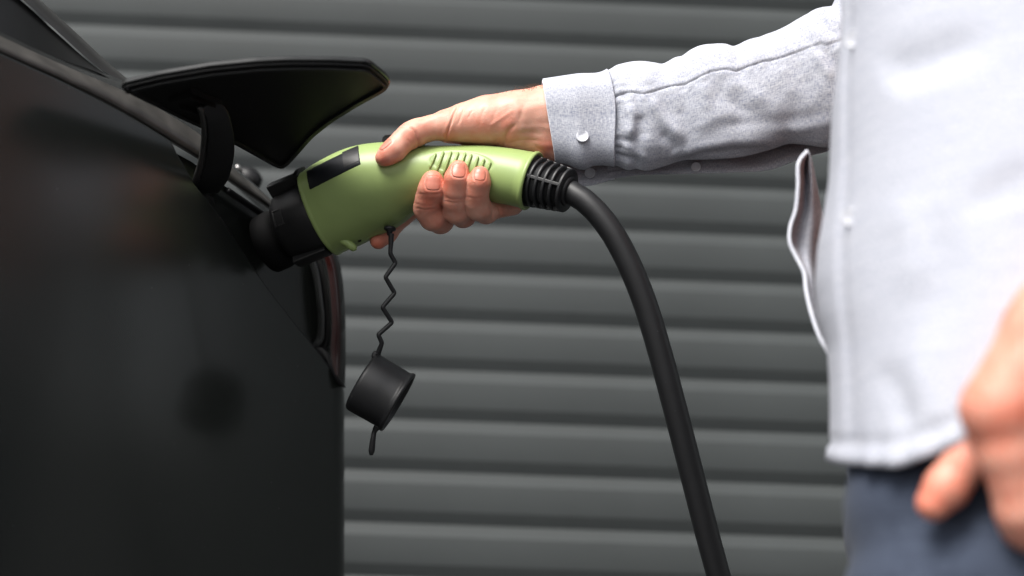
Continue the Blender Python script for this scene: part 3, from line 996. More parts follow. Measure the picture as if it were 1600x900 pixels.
# cable down to the ground
z_e = float(zc(826)) - 28
cpts = [(870, 298, z_e + 6), (886, 304, z_e), (903, 314, z_e - 8), (925, 334, z_e - 16), (948, 364, z_e - 22), (972, 408, z_e - 26), (996, 466, z_e - 28), (1019, 540, z_e - 28), (1043, 628, z_e - 24),
        (1068, 722, z_e - 16), (1094, 820, z_e - 6), (1118, 905, z_e + 6), (1150, 1030, z_e + 30), (1180, 1180, z_e + 60), (1210, 1350, z_e + 100)]
CP = [H(np.array(p)) for p in cpts]
CP += [np.array([.34, 1.44, .32]), np.array([.40, 1.46, .12]), np.array([.52, 1.44, .03]), np.array([.75, 1.35, .0125]), np.array([1.2, 1.2, .0125]), np.array([1.9, 1.3, .0125]), np.array([2.8, 1.1, .0125])]
V, F = tube(spline(np.array(CP), 260), 18.3 * U, 28)
mesh('cable', V, F, M['rubber'], gun)

# ================================================================== CAP ON ITS CORD
cap = Thing('plug_cap', 'round black rubber dust cap dangling on a kinked cord below the plug', 'cap', H((590, 690, 12)))
zz0 = float(zc(611)) - 22
kp = [(611, 364, 0), (610.5, 380, 0), (609.5, 396, 0), (617.5, 411, 2), (602, 433, -2), (616, 458, 3), (597.5, 480, -3), (612, 504, 3), (591, 523, -2), (596.5, 536, 0), (591.5, 549, 2), (588, 558, 4)]
KP = np.array([(a, b, zz0 + c * 1.5) for a, b, c in kp])
fine = resample(KP, 220)
ker = np.hanning(9); ker /= ker.sum()
sm_ = np.stack([np.convolve(np.pad(fine[:, k], 4, mode='edge'), ker, 'valid') for k in range(3)], 1)
V, F = tube(H(sm_), np.interp(np.arange(220), [0, 25, 200, 219], [4.6, 3.5, 3.6, 4.8]) * U, 12)
mesh('cord', V, F, M['rubber'], cap)
a_in = np.array([-.86, -.50, .05]); a_in /= np.linalg.norm(a_in)
oc = np.array([621, 629, zz0 + 2.0])
A3 = H(oc + a_in) - H(oc); A3 /= np.linalg.norm(A3)
prof_c = [(6, 42), (4, 43), (2, 44.5), (-1, 45), (-2.5, 47), (-2, 51), (0, 52), (3, 51.5), (4.5, 49.5), (8, 49), (30, 49.5), (60, 50), (64.5, 49), (67, 46), (67.5, 10)]
V, F = revolve([(t * U, r * U) for t, r in prof_c], H(oc), A3, UPV, 72)
F = F[:-2] + [F[-1]]
cb = mesh('cap_shell', V, F, M['rubber'], cap)
V, F = revolve([(12 * U, 44 * U), (11 * U, 40 * U), (9 * U, 38 * U), (9 * U, 2 * U)], H(oc), A3, UPV, 48)
mesh('cap_inside', V, F, M['black_matt'], cap, parent=cb)
tp = spline(np.array([H((592, 664, zz0 - 6)), H((586, 672, zz0 - 4)), H((583, 685, zz0 - 4)), H((581, 700, zz0 - 2)), H((579.5, 711, zz0))]), 16)
V, F = tube(tp, np.interp(np.arange(16), [0, 4, 13, 15], [6.5, 3.8, 5.2, 3.0]) * U, 12)
tb = mesh('pull_tab', V, F, M['rubber'], cap)
lu = spline(np.array([H((588, 551, zz0 + 2)), H((584, 556, zz0)), H((590, 560, zz0 - 4)), H((600, 566, zz0 - 8))]), 12)
V, F = tube(lu, 4.5 * U, 10); mesh('cord_anchor', V, F, M['rubber'], cap)

# ================================================================== MAN
man = Thing('person', 'person in a pale blue shirt and grey jeans, right hand gripping the green plug', 'person', (.37, 1.0, 0))
f = Field((562, 120, -115), (1010, 405, 125), 1.25)
# palm, thenar and wrist
def C(*a, k=10): f.cone(a[0][:3], a[1][:3], a[0][3], a[1][3], k)
C((698, 197, -10, 22.5), (728, 193, -12, 28))
C((728, 193, -12, 28), (762, 190, -10, 36), k=14)
C((762, 190, -10, 36), (806, 188, -8, 41), k=18)
C((806, 186, -8, 40), (856, 180, -4, 43), k=18)
C((856, 180, -4, 43), (1000, 172, -8, 42), k=18)
C((808, 214, -6, 27), (862, 216, 0, 38), k=16)
C((862, 216, 0, 38), (1000, 206, -6, 36), k=18)
C((700, 202, 18, 20), (800, 195, 22, 34), k=16)
MC = {'i': (688, 262, 58, 21), 'm': (717, 282, 50, 21), 'r': (747, 290, 44, 20), 'p': (778, 300, 32, 19)}
for kk, r_ in (('i', 26), ('m', 27), ('r', 27), ('p', 25)):
    m_ = MC[kk]
    C((850, 198, 12, r_ + 8), m_, k=14)
C((850, 215, 8, 30), (815, 290, 22, 24), k=12)
C((815, 290, 22, 24), (790, 318, 14, 18), k=12)
# fingers
fg = Field((562, 120, -115), (1010, 405, 125), 1.25)
def finger(pts, k=7, ku=1.2):
    h = Field((562, 120, -115), (1010, 405, 125), 1.25)
    h.chain(pts, k)
    fg.merge(h, ku)
def G3(x, y, r, sgn=-1, rad=None, squeeze=.82):
    """centre of a finger of radius r resting on the gun at x, height y; sgn -1 near side, +1 far"""
    R_ = gun_r(x) + r * squeeze if rad is None else rad
    dy = y - gun_c(x)
    return (x, y, float(zc(x)) + sgn * math.sqrt(max(R_**2 - dy**2, 0)), r)
mid_ = [G3(679, 287, 16.5), G3(677.5, 299, 20.0), G3(672, 314, 19.5), G3(670, 327, 21.0), (678, 340, float(zc(678)) - 22, 20.8), (688, 345, float(zc(688)) + 2, 19.5), (700, 325, 40, 19.5), MC['m']]
finger(mid_)
rin = [G3(719, 271, 15.0), G3(717, 284, 18.9), G3(715, 300, 18.8), G3(713.5, 316, 20.0), (716, 331, float(zc(716)) - 24, 20.3), (724, 337, float(zc(724)) + 2, 18.5), (738, 320, 32, 19), MC['r']]
finger(rin)
pin = [G3(752, 279, 13.6), G3(750, 290, 17.0), G3(747.5, 304, 16.8), G3(746, 317, 18.0), (749, 328, float(zc(749)) - 24, 18.8), (760, 333, float(zc(760)) + 0, 17), (775, 322, 18, 17.5), MC['p']]
finger(pin)
C((757, 331, float(zc(757)) - 8, 16), (803, 322, 0, 14), k=8)
ind = [(587, 375, 44, 13.5), (600, 362, 58, 15.5), (622, 333, 78, 16.5), (650, 312, 80, 18), MC['i']]
finger(ind)
f.merge(fg, 3.0)
# thumb
h = Field((562, 120, -115), (1010, 405, 125), 1.25)
th_ = [(601.5, 251, -38, 11.2), (608, 246.5, -38, 14.5), (620, 237, -35, 17.3), (632, 223, -27, 17.4), (644, 213, -18, 19.4), (656, 207, -15, 19.2), (676, 201, -12, 18.6), (700, 197, -10, 22.8), (724, 195, -12, 26)]
h.chain(th_, 8)
f.merge(h, 6)
V, F = f.surface(4)
N = vnormals(V, F)
if (N * (V - V.mean(0))).sum() < 0:
    F = F[:, ::-1].copy(); N = -N
P2 = V[:, :2]
nearm = np.clip((-N[:, 2] + .35) / .6, 0, 1)
disp = np.zeros(len(V))
creases = [  # polyline, depth, width
    ([(718, 166), (711, 182), (704, 202), (696, 222)], 3.0, 1.5), ([(728, 172), (722, 186), (717, 200)], 1.1, 1.6), ([(739, 178), (733, 190)], .8, 1.6),
    ([(646, 203), (652, 213), (655.5, 224), (655, 233)], 2.6, 1.6), ([(630, 204), (639, 204), (647, 207)], .9, 1.4), ([(640, 222), (645, 229)], .6, 1.4),
    ([(806, 200), (796, 208), (790, 218), (788, 232)], 2.0, 3.0), ([(790, 228), (808, 224), (826, 222), (842, 224)], .8, 2.0), ([(812, 212), (830, 211), (848, 216)], .5, 2.4),
    ([(832, 228), (846, 240), (858, 252)], .9, 2.4), ([(818, 170), (814, 184), (810, 196)], 1.0, 4.0), ([(846, 200), (857, 226), (864, 246)], .6, 3),
    ([(760, 172), (752, 190), (750, 206)], .5, 2.0), ([(776, 178), (770, 196)], .45, 2.0),
    ([(652, 321), (664, 325), (676, 325), (690, 321)], .45, 1.5), ([(652, 327), (668, 331), (688, 328)], .6, 1.3), ([(655, 306), (668, 309), (684, 309), (694, 305)], .45, 1.6),
    ([(697, 312), (710, 316), (724, 316), (733, 312)], .45, 1.5), ([(698, 318), (712, 321), (730, 319)], .5, 1.3),
    ([(732, 312), (745, 316), (762, 312)], .45, 1.4), ([(766, 322), (770, 334), (768, 348)], 1.6, 1.5), ([(778, 322), (782, 334), (780, 346)], 1.0, 1.5), ([(792, 324), (796, 334)], .8, 1.4)]
for L_, dep, wd_ in creases:
    dd, t_ = poly_dist(P2, L_)
    taper = np.clip(np.minimum(t_, 1 - t_) * 5 + .25, 0, 1)
    dep *= .72
    disp -= dep * np.exp(-(dd / wd_)**2) * taper * nearm
    disp += dep * .35 * np.exp(-((dd - wd_ * 2.6) / (wd_ * 1.8))**2) * taper * nearm
# tendons, veins and soft bulges
for L_, amp, wd_ in (([(868, 168), (840, 172), (812, 178)], .9, 7), ([(862, 206), (840, 203), (816, 206)], .9, 5), ([(864, 232), (842, 231), (812, 235)], .9, 5),
                     ([(790, 168), (812, 160), (835, 160)], .4, 4), ([(770, 200), (785, 190), (800, 180)], .7, 3), ([(665, 196), (690, 180)], .9, 6),
                     ([(634, 206), (646, 206)], 1.2, 8), ([(662, 316), (680, 316)], -.6, 9), ([(706, 306), (722, 306)], -.5, 8)):
    dd, t_ = poly_dist(P2, L_)
    disp += amp * np.exp(-(dd / wd_)**2) * nearm
disp += .30 * vnoise(V, .11, 2) + .12 * vnoise(V, .32, 4)
# nails: flatten the bed, remember the frames
nails = [  # centre px, py, half width, half length, direction of the finger tip in the picture, view tilt
    ((680.5, 291), 12.0, 12.0, (.02, -1.0, .05), (.03, -.12, -1.0)), ((719.5, 273.5), 11.0, 12.3, (.06, -1.0, .05), (.05, -.15, -1.0)),
    ((751, 281), 9.6, 10.8, (.05, -1.0, .05), (.05, -.15, -1.0)), ((611.5, 236.5), 9.0, 12.5, (-.78, .62, 0), (-.45, -.52, -.72))]
Vh = V + N * disp[:, None]
frames = []
for (cx_, cy_), hw, hl, dr, nr in nails:
    nr = np.array(nr, float); nr /= np.linalg.norm(nr)
    dr = np.array(dr, float); dr = dr - nr * (dr @ nr); dr /= np.linalg.norm(dr)
    sd_ = np.cross(nr, dr)
    # march to the surface along the view
    p = np.array([cx_, cy_, -118.0])
    for _ in range(200):
        dd = float(f.sample(p[None])[0])
        if dd < .05: break
        p[2] += max(dd * .7, .1)
    frames.append((p, dr, sd_, nr, hw, hl))
    q = Vh - p
    a = (q @ sd_) / hw; b = (q @ dr) / hl; c_ = q @ nr
    rr = (np.abs(a)**3 + np.abs(b)**3)**(1 / 3)
    ok = (np.abs(c_) < 12)
    # fold of skin round the nail
    Vh += N * (np.where(ok, .32 * np.exp(-((rr - 1.18) / .15)**2) * (b < .55) - .55 * (rr < 1.0), 0))[:, None]
fl = np.zeros(len(V))
for cen, r_, w_ in (((680, 290), 26, .75), ((672, 322), 20, .55), ((718, 275), 24, .7), ((714, 312), 18, .35), ((751, 283), 22, .7), ((748, 312), 16, .4), ((604, 254), 15, .55), ((588, 378), 22, .9),
                    ((650, 222), 12, .35), ((800, 220), 22, .35), ((850, 240), 18, .5), ((700, 218), 14, .45), ((760, 222), 20, .3), ((790, 335), 22, .3), ((685, 350), 22, .3)):
    fl += w_ * np.exp(-(((V[:, :2] - cen)**2).sum(1)) / r_**2)
fl = np.clip(fl, 0, 1) * .9
HandV, HandF, HandA = H(Vh), F, fl

# left hand, close to the camera
YN = 0.80; UN = YN / FPX
def HN(p):
    p = np.asarray(p, float)
    return CAM + YN * FWD + (p[..., 0:1] - 800) * UN * RGT - (p[..., 1:2] - 450) * UN * UPV + p[..., 2:3] * UN * FWD
f2 = Field((1390, 260, -150), (2060, 1010, 260), 4.0)
def C2(a, b, k=16): f2.cone(a[:3], b[:3], a[3], b[3], k)
C2((1890, 372, 48, 78), (1740, 440, 30, 84), 30); C2((1740, 440, 30, 84), (1660, 520, 20, 80), 30); C2((1760, 480, 40, 84), (1700, 560, 20, 70), 30)
C2((1670, 500, 10, 78), (1563, 640, 0, 62), 30); C2((1680, 540, 10, 70), (1630, 690, 10, 58), 30); C2((1720, 560, 30, 66), (1700, 720, 30, 54), 30); C2((1740, 560, 50, 64), (1765, 720, 55, 50), 30)
f2.chain([(1568, 640, 0, 60), (1574, 705, -8, 47), (1596, 795, -6, 42), (1606, 818, 4, 40), (1660, 868, 60, 36), (1672, 850, 90, 30)], 12)
f2.chain([(1640, 690, 10, 56), (1668, 830, 0, 44), (1720, 920, 60, 38), (1720, 900, 100, 30)], 8)
f2.chain([(1705, 720, 30, 52), (1745, 850, 20, 42), (1795, 930, 80, 36), (1790, 900, 110, 30)], 8)
f2.chain([(1768, 720, 55, 46), (1815, 830, 50, 36), (1850, 900, 100, 32), (1840, 880, 120, 28)], 8)
f2.chain([(1650, 590, 50, 60), (1576, 672, 62, 46), (1524, 732, 56, 33), (1496, 768, 54, 34), (1474, 795, 52, 28)], 14)
V, F = f2.surface(2)
N = vnormals(V, F)
if (N * (V - V.mean(0))).sum() < 0: F = F[:, ::-1].copy(); N = -N
V = V + N * (1.2 * vnoise(V, .04, 9))[:, None]
fl2 = np.clip(.4 * np.exp(-((V[:, 0] - 1460)**2 + (V[:, 1] - 790)**2) / 50**2) + .55 * np.exp(-((V[:, 0] - 1560)**2 + (V[:, 1] - 640)**2) / 60**2) * .6 + .26, 0, 1)
LV, LF, LA = HN(V), F, fl2

# the rest of the body, mostly under clothes (metres)
Fd = np.array([-.97, .24, 0]); Ld = np.array([-.24, -.97, 0]); Zu = np.array([0, 0, 1.0])
CB = np.array([.375, .975, 0])
def B(fw, lf, z): return CB + Fd * fw + Ld * lf + Zu * z
f3 = Field(CB + (-.62, -.55, -.02), CB + (.40, .55, 1.80), .011)
def C3(a, b, ra, rb, k=.05): f3.cone(a, b, ra, rb, k)
f3.D[:] = 1.0
_pad = 2
wr_R = H(np.array([880, 195, -2.])); el_R = H(np.array([1350, 150, -60.])); 
sh_R = B(-.01, -.15, 1.39); sh_L = B(-.01, .15, 1.39)
wr_L = HN(np.array([1760, 455, 30.])); el_L = B(-.10, .27, 1.13)
C3(B(0, -.07, .98), B(0, -.08, 1.30), .09, .095); C3(B(0, .07, .98), B(0, .08, 1.30), .09, .095); C3(sh_R, sh_L, .06, .06)
C3(B(0, 0, 1.40), B(.01, 0, 1.55), .055, .052); C3(B(.035, 0, 1.60), B(.02, 0, 1.70), .075, .085, .03)
f3.ball(B(.085, 0, 1.575), (.03, .03, .03), .03); f3.ball(B(.118, 0, 1.635), (.018, .018, .026), .02)
for s_ in (-1, 1):
    f3.ball(B(.02, .085 * s_, 1.635), (.014, .014, .03), .012)
    C3(B(0, .09 * s_, .95), B(.01, .10 * s_, .50), .088, .055); C3(B(.01, .10 * s_, .50), B(-.02, .10 * s_, .10), .055, .040); C3(B(-.03, .10 * s_, .05), B(.14, .12 * s_, .035), .036, .028)
C3(sh_R, el_R, .050, .034); C3(el_R, wr_R, .030, .020, .01)
C3(sh_L, el_L, .052, .042); C3(el_L, wr_L, .040, .027)
V, F = f3.surface(1)
N = vnormals(V, F)
if (N * (V - V.mean(0))).sum() < 0: F = F[:, ::-1].copy()
allV = np.vstack([HandV, LV, V]); allF = np.vstack([HandF, LF + len(HandV), F + len(HandV) + len(LV)])
allA = np.r_[HandA, LA, np.full(len(V), .2)]
body = mesh('body', allV, allF, M['skin'], man, attrs={'flush': allA})

# fingernails
for p, dr, sd_, nr, hw, hl in frames:
    n1, n2_ = 26, 26
    pts = []
    for i in range(n1):
        for j in range(n2_):
            a = -1 + 2 * i / (n1 - 1); b = -1 + 2 * j / (n2_ - 1)
            # squircle mapping
            aa = a * math.sqrt(max(1 - .38 * b * b, 0)); bb = b * math.sqrt(max(1 - .38 * a * a, 0))
            pts.append(p + sd_ * aa * hw + dr * bb * hl + nr * 14)
    pts = np.array(pts)
    for _ in range(60):
        dd = f.sample(pts)
        pts = pts - nr * np.clip(dd, -1, 2)[:, None] * .7
    ii, jj = np.meshgrid(np.linspace(-1, 1, n1), np.linspace(-1, 1, n2_), indexing='ij')
    e_ = np.maximum(np.abs(ii), np.abs(jj)).ravel()
    lift = np.where(e_ > .97, -1.2, np.where(e_ > .85, .15, .55))
    pts = pts + nr * lift[:, None]
    nn = mesh('fingernail', H(pts), gridF(n1, n2_), M['nail'], man, parent=body)

# hairs on the wrist
parts = []
hr = random.Random(4)
for k in range(70):
    x = hr.uniform(765, 850); 
    if hr.random() < .45: x = hr.uniform(815, 850)
    z = hr.uniform(-30, 20)
    p = np.array([x, 100.0, z])
    for _ in range(80):
        dd = float(f.sample(np.clip(p, (563, 121, -114), (1009, 404, 124))[None])[0])
        if dd < .1: break
        p[1] += max(.3, dd * .8) if p[1] > 121 else 22
    L_ = hr.uniform(7, 18); bend = hr.uniform(-1, 1); dx = hr.uniform(-.9, .5)
    pts = []
    for t in np.linspace(0, 1, 7):
        pts.append(p + np.array([dx * L_ * t + bend * 5 * t * t, -L_ * (.75 * t - .35 * t * t) * (1 - .4 * abs(dx)) + 1, hr.uniform(-.1, .1) - 3 * t]))
    parts.append(tube(H(np.array(pts)), np.linspace(.36, .12, 7) * U, 4))
V, F = join(parts)
ah = mesh('arm_hair', V, F, M['hair'], man, parent=body); ah['kind'] = 'stuff'
# head hair
hb = revolve([(-.04, .06), (-.03, .085), (0, .094), (.05, .092), (.085, .06), (.098, .01)], B(.005, 0, 1.70), Zu, Fd, 32)
mesh('hair', *hb, M['hair'], man)

# ------------------------------------------------------------------ shirt: right sleeve
shirt = mesh('shirt', *(lambda: (np.array([B(0, 0, 1.2)] * 3) + rng.randn(3, 3) * 1e-4, [(0, 1, 2)]))(), M['shirt'], man)   # placeholder replaced below
bpy.data.objects.remove(shirt)

tx = [845, 900, 950, 962, 975, 1000, 1020, 1036, 1050, 1062, 1075, 1092, 1110, 1126, 1140, 1160, 1180, 1200, 1230, 1258, 1268, 1280, 1292, 1297, 1310, 1340, 1400]
ty = [131, 123.5, 116, 108, 104, 101.5, 103, 103.5, 98, 95, 86, 78.5, 77, 77.5, 80, 73, 67, 60, 46, 31, 27.5, 26, 20, 9, 3, -8, -35]
bx_ = [845, 870, 885, 893, 905, 925, 950, 965, 978, 990, 1002, 1030, 1060, 1100, 1130, 1160, 1190, 1215, 1240, 1265, 1300, 1400]
by_ = [252, 256, 262, 263, 259, 256.5, 259, 262, 268, 266, 269.5, 264, 256, 254, 252, 248, 240, 231, 233, 238, 236, 225]
fx_ = [845, 895, 950, 1000, 1080, 1130, 1170, 1230, 1295, 1400]
fy_ = [283, 288.5, 279, 275, 271.5, 272, 271, 257, 238, 228]
zsx = [845, 950, 1100, 1310, 1400]; zsy = [2, 0, -18, -62, -80]

folds = [  # near-side ridges (+) and valleys (-): polyline, amplitude, width
    ([(974, 172), (983, 188), (981, 204), (975, 224)], 5.0, 7), ([(994, 186), (999, 205), (1000, 226)], -3.6, 8), ([(1006, 160), (1020, 182), (1036, 204), (1066, 230)], 4.2, 8),
    ([(1024, 214), (1040, 232), (1050, 244)], -2.6, 7), ([(1052, 176), (1064, 200), (1080, 222)], -2.0, 10), ([(1086, 140), (1090, 160), (1094, 186)], 2.4, 8),
    ([(1104, 140), (1116, 164), (1150, 186), (1190, 196)], -2.4, 9), ([(1120, 138), (1150, 152), (1185, 176)], 2.2, 9), ([(1045, 248), (1085, 238), (1130, 229), (1210, 226)], 4.0, 8),
    ([(1040, 262), (1080, 247), (1130, 240), (1190, 238)], -2.8, 6), ([(1200, 118), (1206, 140), (1216, 170)], 1.6, 8), ([(1222, 112), (1232, 140), (1248, 176)], -1.8, 8),
    ([(1242, 96), (1254, 120), (1270, 146)], 3.2, 6), ([(1258, 92), (1272, 120), (1290, 150)], -3.0, 6), ([(1274, 88), (1288, 116), (1304, 146)], 3.4, 6), ([(1290, 82), (1302, 108), (1316, 130)], -3, 6),
    ([(1100, 205), (1180, 204), (1280, 188)], -1.4, 10), ([(1110, 216), (1200, 214), (1290, 206)], 1.2, 7),
    ([(978, 108), (983, 122), (980, 150)], -3.4, 7), ([(962, 112), (964, 140), (962, 160)], 2.0, 6), ([(1004, 104), (1008, 124), (1004, 144)], 2.2, 9), ([(1034, 102), (1030, 120), (1036, 138)], -2.4, 8),
    ([(1060, 96), (1056, 112), (1070, 128)], 2.2, 8), ([(1120, 80), (1122, 98), (1134, 112)], 1.2, 9), ([(1136, 78), (1140, 98), (1148, 112)], -1.8, 7), ([(1160, 72), (1166, 92), (1172, 108)], 1.4, 8),
    ([(1178, 66), (1186, 86), (1192, 102)], -1.4, 6), ([(1234, 44), (1242, 64), (1250, 84)], 1.8, 6), ([(1250, 34), (1262, 58), (1274, 84)], -3.6, 5), ([(1262, 30), (1276, 54), (1290, 74)], 2.4, 5),
    ([(1282, 26), (1296, 50), (1308, 66)], -3.6, 4.5), ([(1292, 18), (1306, 40), (1318, 56)], 2.4, 5), ([(955, 200), (968, 215), (985, 250)], -1.6, 6), ([(968, 232), (985, 240), (1010, 256)], 2.4, 6),
    ([(952, 240), (975, 250), (1000, 264)], -1.8, 5)]
seam = [(952, 162), (962, 157), (975, 152.5), (985, 153), (1000, 156), (1020, 150), (1040, 144), (1062, 141.5), (1080, 133), (1098, 124.5), (1120, 121.5), (1136, 124.5), (1150, 119), (1175, 111),
        (1200, 107), (1225, 99), (1255, 89), (1262, 92), (1280, 88), (1305, 74), (1330, 64)]

def sleeve(x0, x1, inflate=0.0, nx=None, nth=260, foldamp=1.0, mname='sleeve', matl=None, parent=None, th0=24, th1=352, cuff=False):
    nx = nx or int((x1 - x0) / 1.15)
    X = np.linspace(x0, x1, nx)
    th = np.radians(np.linspace(th0, th1, nth))
    yt = interp(X, tx, ty); bn = interp(X, bx_, by_); bf = interp(X, fx_, fy_)
    cy = (yt + bn) / 2
    a = (bn - yt) / 2
    An = (bn - cy) / math.cos(math.radians(th0))
    Af = (bf - cy)
    XX = np.repeat(X[:, None], nth, 1); TT = np.repeat(th[None], nx, 0)
    w_far = 1 / (1 + np.exp(-(np.degrees(TT) - 245) / 14))
    topw = np.exp(-((np.degrees(TT) - 180) / 48)**2)
    lowA = An[:, None] * (1 - w_far) + Af[:, None] * w_far
    Aall = np.where(np.cos(TT) > 0, lowA, a[:, None])
    sm_w = 1 / (1 + np.exp(-np.cos(TT) * 9))
    Aall = a[:, None] * (1 - sm_w) + lowA * sm_w
    bdep = a * .80
    b_w = bdep[:, None] * np.ones_like(TT)
    if cuff:
        # leans like the cuff edge does in the picture: lower part further right
        lean = np.where(True, (np.cos(TT) + 1) / 2, 0)
    pw = .62 if cuff else .82
    cc = np.sign(np.cos(TT)) * np.abs(np.cos(TT))**pw * np.where(np.cos(TT) > 0, math.cos(math.radians(th0))**(1 - pw), 1); s2_ = np.sign(np.sin(TT)) * np.abs(np.sin(TT))**pw
    Yp = cy[:, None] + (Aall + inflate) * cc
    Zp = interp(X, zsx, zsy)[:, None] - (b_w * (1.13 if cuff else 1.0) + inflate) * s2_
    dg_ = np.degrees(TT); t_ = np.clip((dg_ - 290) / (th1 - 290), 0, 1); blend = np.clip((dg_ - 278) / 24, 0, 1)
    yb = cy[:, None] + (Af[:, None] + inflate) * (.42 + .58 * t_); zb = interp(X, zsx, zsy)[:, None] + a[:, None] * .8 * (.02 + .86 * (1 - t_)**2)
    Yp = Yp * (1 - blend) + yb * blend; Zp = Zp * (1 - blend) + zb * blend
    Pn = np.stack([XX, Yp, Zp], -1)
    nr = np.stack([np.zeros_like(TT), np.cos(TT), -np.sin(TT)], -1)
    flat = Pn.reshape(-1, 3); deg = np.degrees(TT).ravel()
    D = np.zeros(len(flat))
    nearw = 1 / (1 + np.exp((deg - 200) / 8))
    if foldamp:
        for L_, amp, wd_ in folds:
            dd, t_ = poly_dist(flat[:, :2], L_)
            tap = np.clip(np.minimum(t_, 1 - t_) * 4 + .15, 0, 1)
            side = np.sign((flat[:, 0] - L_[0][0]))
            D += 1.05 * foldamp * amp * np.exp(-(dd / (wd_ * 1.12))**2) * tap * nearw
        # puckers running from the cuff seam
        dec = np.exp(-(flat[:, 0] - 952) / 16)
        D += foldamp * dec * 1.7 * np.sin(deg * .42 + 2 * np.sin(deg * .11)) * (1 + .4 * np.sin(deg * .9)) 
        # seam: cloth above it lies on top
        sx = np.array(seam); ys = np.interp(flat[:, 0], sx[:, 0], sx[:, 1])
        dy = flat[:, 1] - ys
        D += nearw * (1.5 / (1 + np.exp(dy / .55)) - 1.6 * np.exp(-((dy - 1.2) / 1.3)**2) + .9 * np.exp(-((dy - 7) / 5)**2) * np.sin(flat[:, 0] * .22 + 2 * np.sin(flat[:, 0] * .07)) - .35 * np.exp(-((dy + 9.5) / .9)**2))
        # long soft creases
        Q = np.stack([flat[:, 0] * .035, flat[:, 1] * .05, flat[:, 2] * .05], 1)
        D += 1.3 * vnoise(Q, 1.0, 21) + .6 * vnoise(Q, 2.7, 22)
        Q2 = np.stack([flat[:, 0] * .03 + flat[:, 1] * .12, flat[:, 1] * .10 - flat[:, 0] * .02, flat[:, 2] * .1], 1)
        D += .45 * vnoise(Q2, 2.0, 24)
        Q3 = np.stack([flat[:, 0] * .012 - flat[:, 1] * .012, flat[:, 1] * .075 + flat[:, 0] * .02, flat[:, 2] * .075], 1)
        rg = vnoise(Q3, 1.0, 77)
        D += 1.0 * (1 - np.abs(rg) * 1.5).clip(0, 1)**2 - .3
        far = 1 - nearw
        D += far * 2.0 * vnoise(Q, 2.0, 27)
    else:
        Q = np.stack([flat[:, 0] * .02, flat[:, 1] * .05, flat[:, 2] * .05], 1)
        D += .8 * vnoise(Q, 1.0, 31) + .25 * vnoise(Q, 4.0, 32)
    flat = flat + nr.reshape(-1, 3) * D[:, None]
    return flat, X, th, nx, nth

# main sleeve
flat, X, th, nx, nth = sleeve(949, 1400, mname='sleeve')
arc = np.linspace(0, .30, nth)
uvs = np.stack([np.repeat(X * U, nth), np.tile(arc, nx)], 1)
shirt_things = []
def solid(o, t, off=-1):
    m = o.modifiers.new('cloth_thickness', 'SOLIDIFY'); m.thickness = t; m.offset = off
    return o
# torso of the shirt -------------------------------------------------
edge_y = [-60, 0, 100, 200, 300, 350, 400, 450, 500, 550, 600, 650, 700, 730]
edge_x = [1328, 1321, 1318, 1302, 1298, 1290, 1281, 1279, 1286, 1300, 1304, 1306, 1307, 1306]
YE = .985
hem_px = [(1290, 728), (1306, 728), (1330, 731), (1400, 732), (1440, 718), (1480, 701), (1520, 684), (1600, 668), (1900, 640)]
def tors(ang, z, taper=1.0):
    c_, s_ = math.cos(ang), math.sin(ang)
    k_ = (abs(c_)**2.7 + abs(s_)**2.7)**(-1 / 2.7) * taper
    return CB + Fd * .143 * k_ * c_ + Ld * .203 * k_ * s_ + Zu * z
hem_cache = {}
def hem(a):
    """height of the shirt's hem round the body, dipping at the front"""
    a = round(float(a), 5)
    if a not in hem_cache:
        z = .79
        for _ in range(25):
            p = tors(a * math.radians(300), z)
            x_, y_ = proj(p)
            if a < .02: x_ = 1300
            want = np.interp(x_, [p_[0] for p_ in hem_px], [p_[1] for p_ in hem_px])
            z += (y_ - want) * .0004
        zb = float(Wy(1306, 728, .985)[2]) + .02
        w_ = np.clip((a - .42) / .15, 0, 1)
        hem_cache[a] = z * (1 - w_) + zb * w_
    return hem_cache[a]
na, nz = 150, 150
al = np.linspace(0, 1, na)
zt_ = np.linspace(0, 1, nz)
Gt = np.zeros((nz, na, 3))
for j in range(na):
    ang = al[j] * math.radians(300)
    for i in range(nz):
        z = hem(al[j]) + (1.46 - hem(al[j])) * zt_[i]
        taper = 1 - .75 * max(0, (z - 1.36) / .10)**1.6 if z > 1.36 else 1
        hd, hw_ = .130 * taper, (.195 if z < 1.2 else .20) * taper
        Gt[i, j] = tors(ang, z, taper)
# pull the front edge to where the placket hangs
for i in range(nz):
    z0 = Gt[i, 0, 2]
    py_ = proj(np.array([.225, YE, z0]))[1]
    exx = np.interp(py_, edge_y, edge_x)
    tgt = Wy(exx, py_, YE)
    dlt = (tgt - Gt[i, 0]); dlt[2] = 0
    w_ = np.exp(-(al / .11)**2)
    Gt[i] += dlt[None] * w_[:, None]
V = Gt.reshape(-1, 3)
Nn = np.cross(np.gradient(Gt, axis=1), np.gradient(Gt, axis=0)).reshape(-1, 3); Nn /= np.linalg.norm(Nn, axis=1)[:, None] + 1e-9
if (Nn * (V - CB)).sum() < 0: Nn = -Nn
pxs, pys = proj(V)
D = .0030 * vnoise(np.stack([V @ Fd * 10, V @ Ld * 14, V[:, 2] * 7], 1), 1.0, 41) + .0006 * vnoise(np.stack([V @ Fd * 30, V @ Ld * 30, V[:, 2] * 12], 1), 1.2, 43)
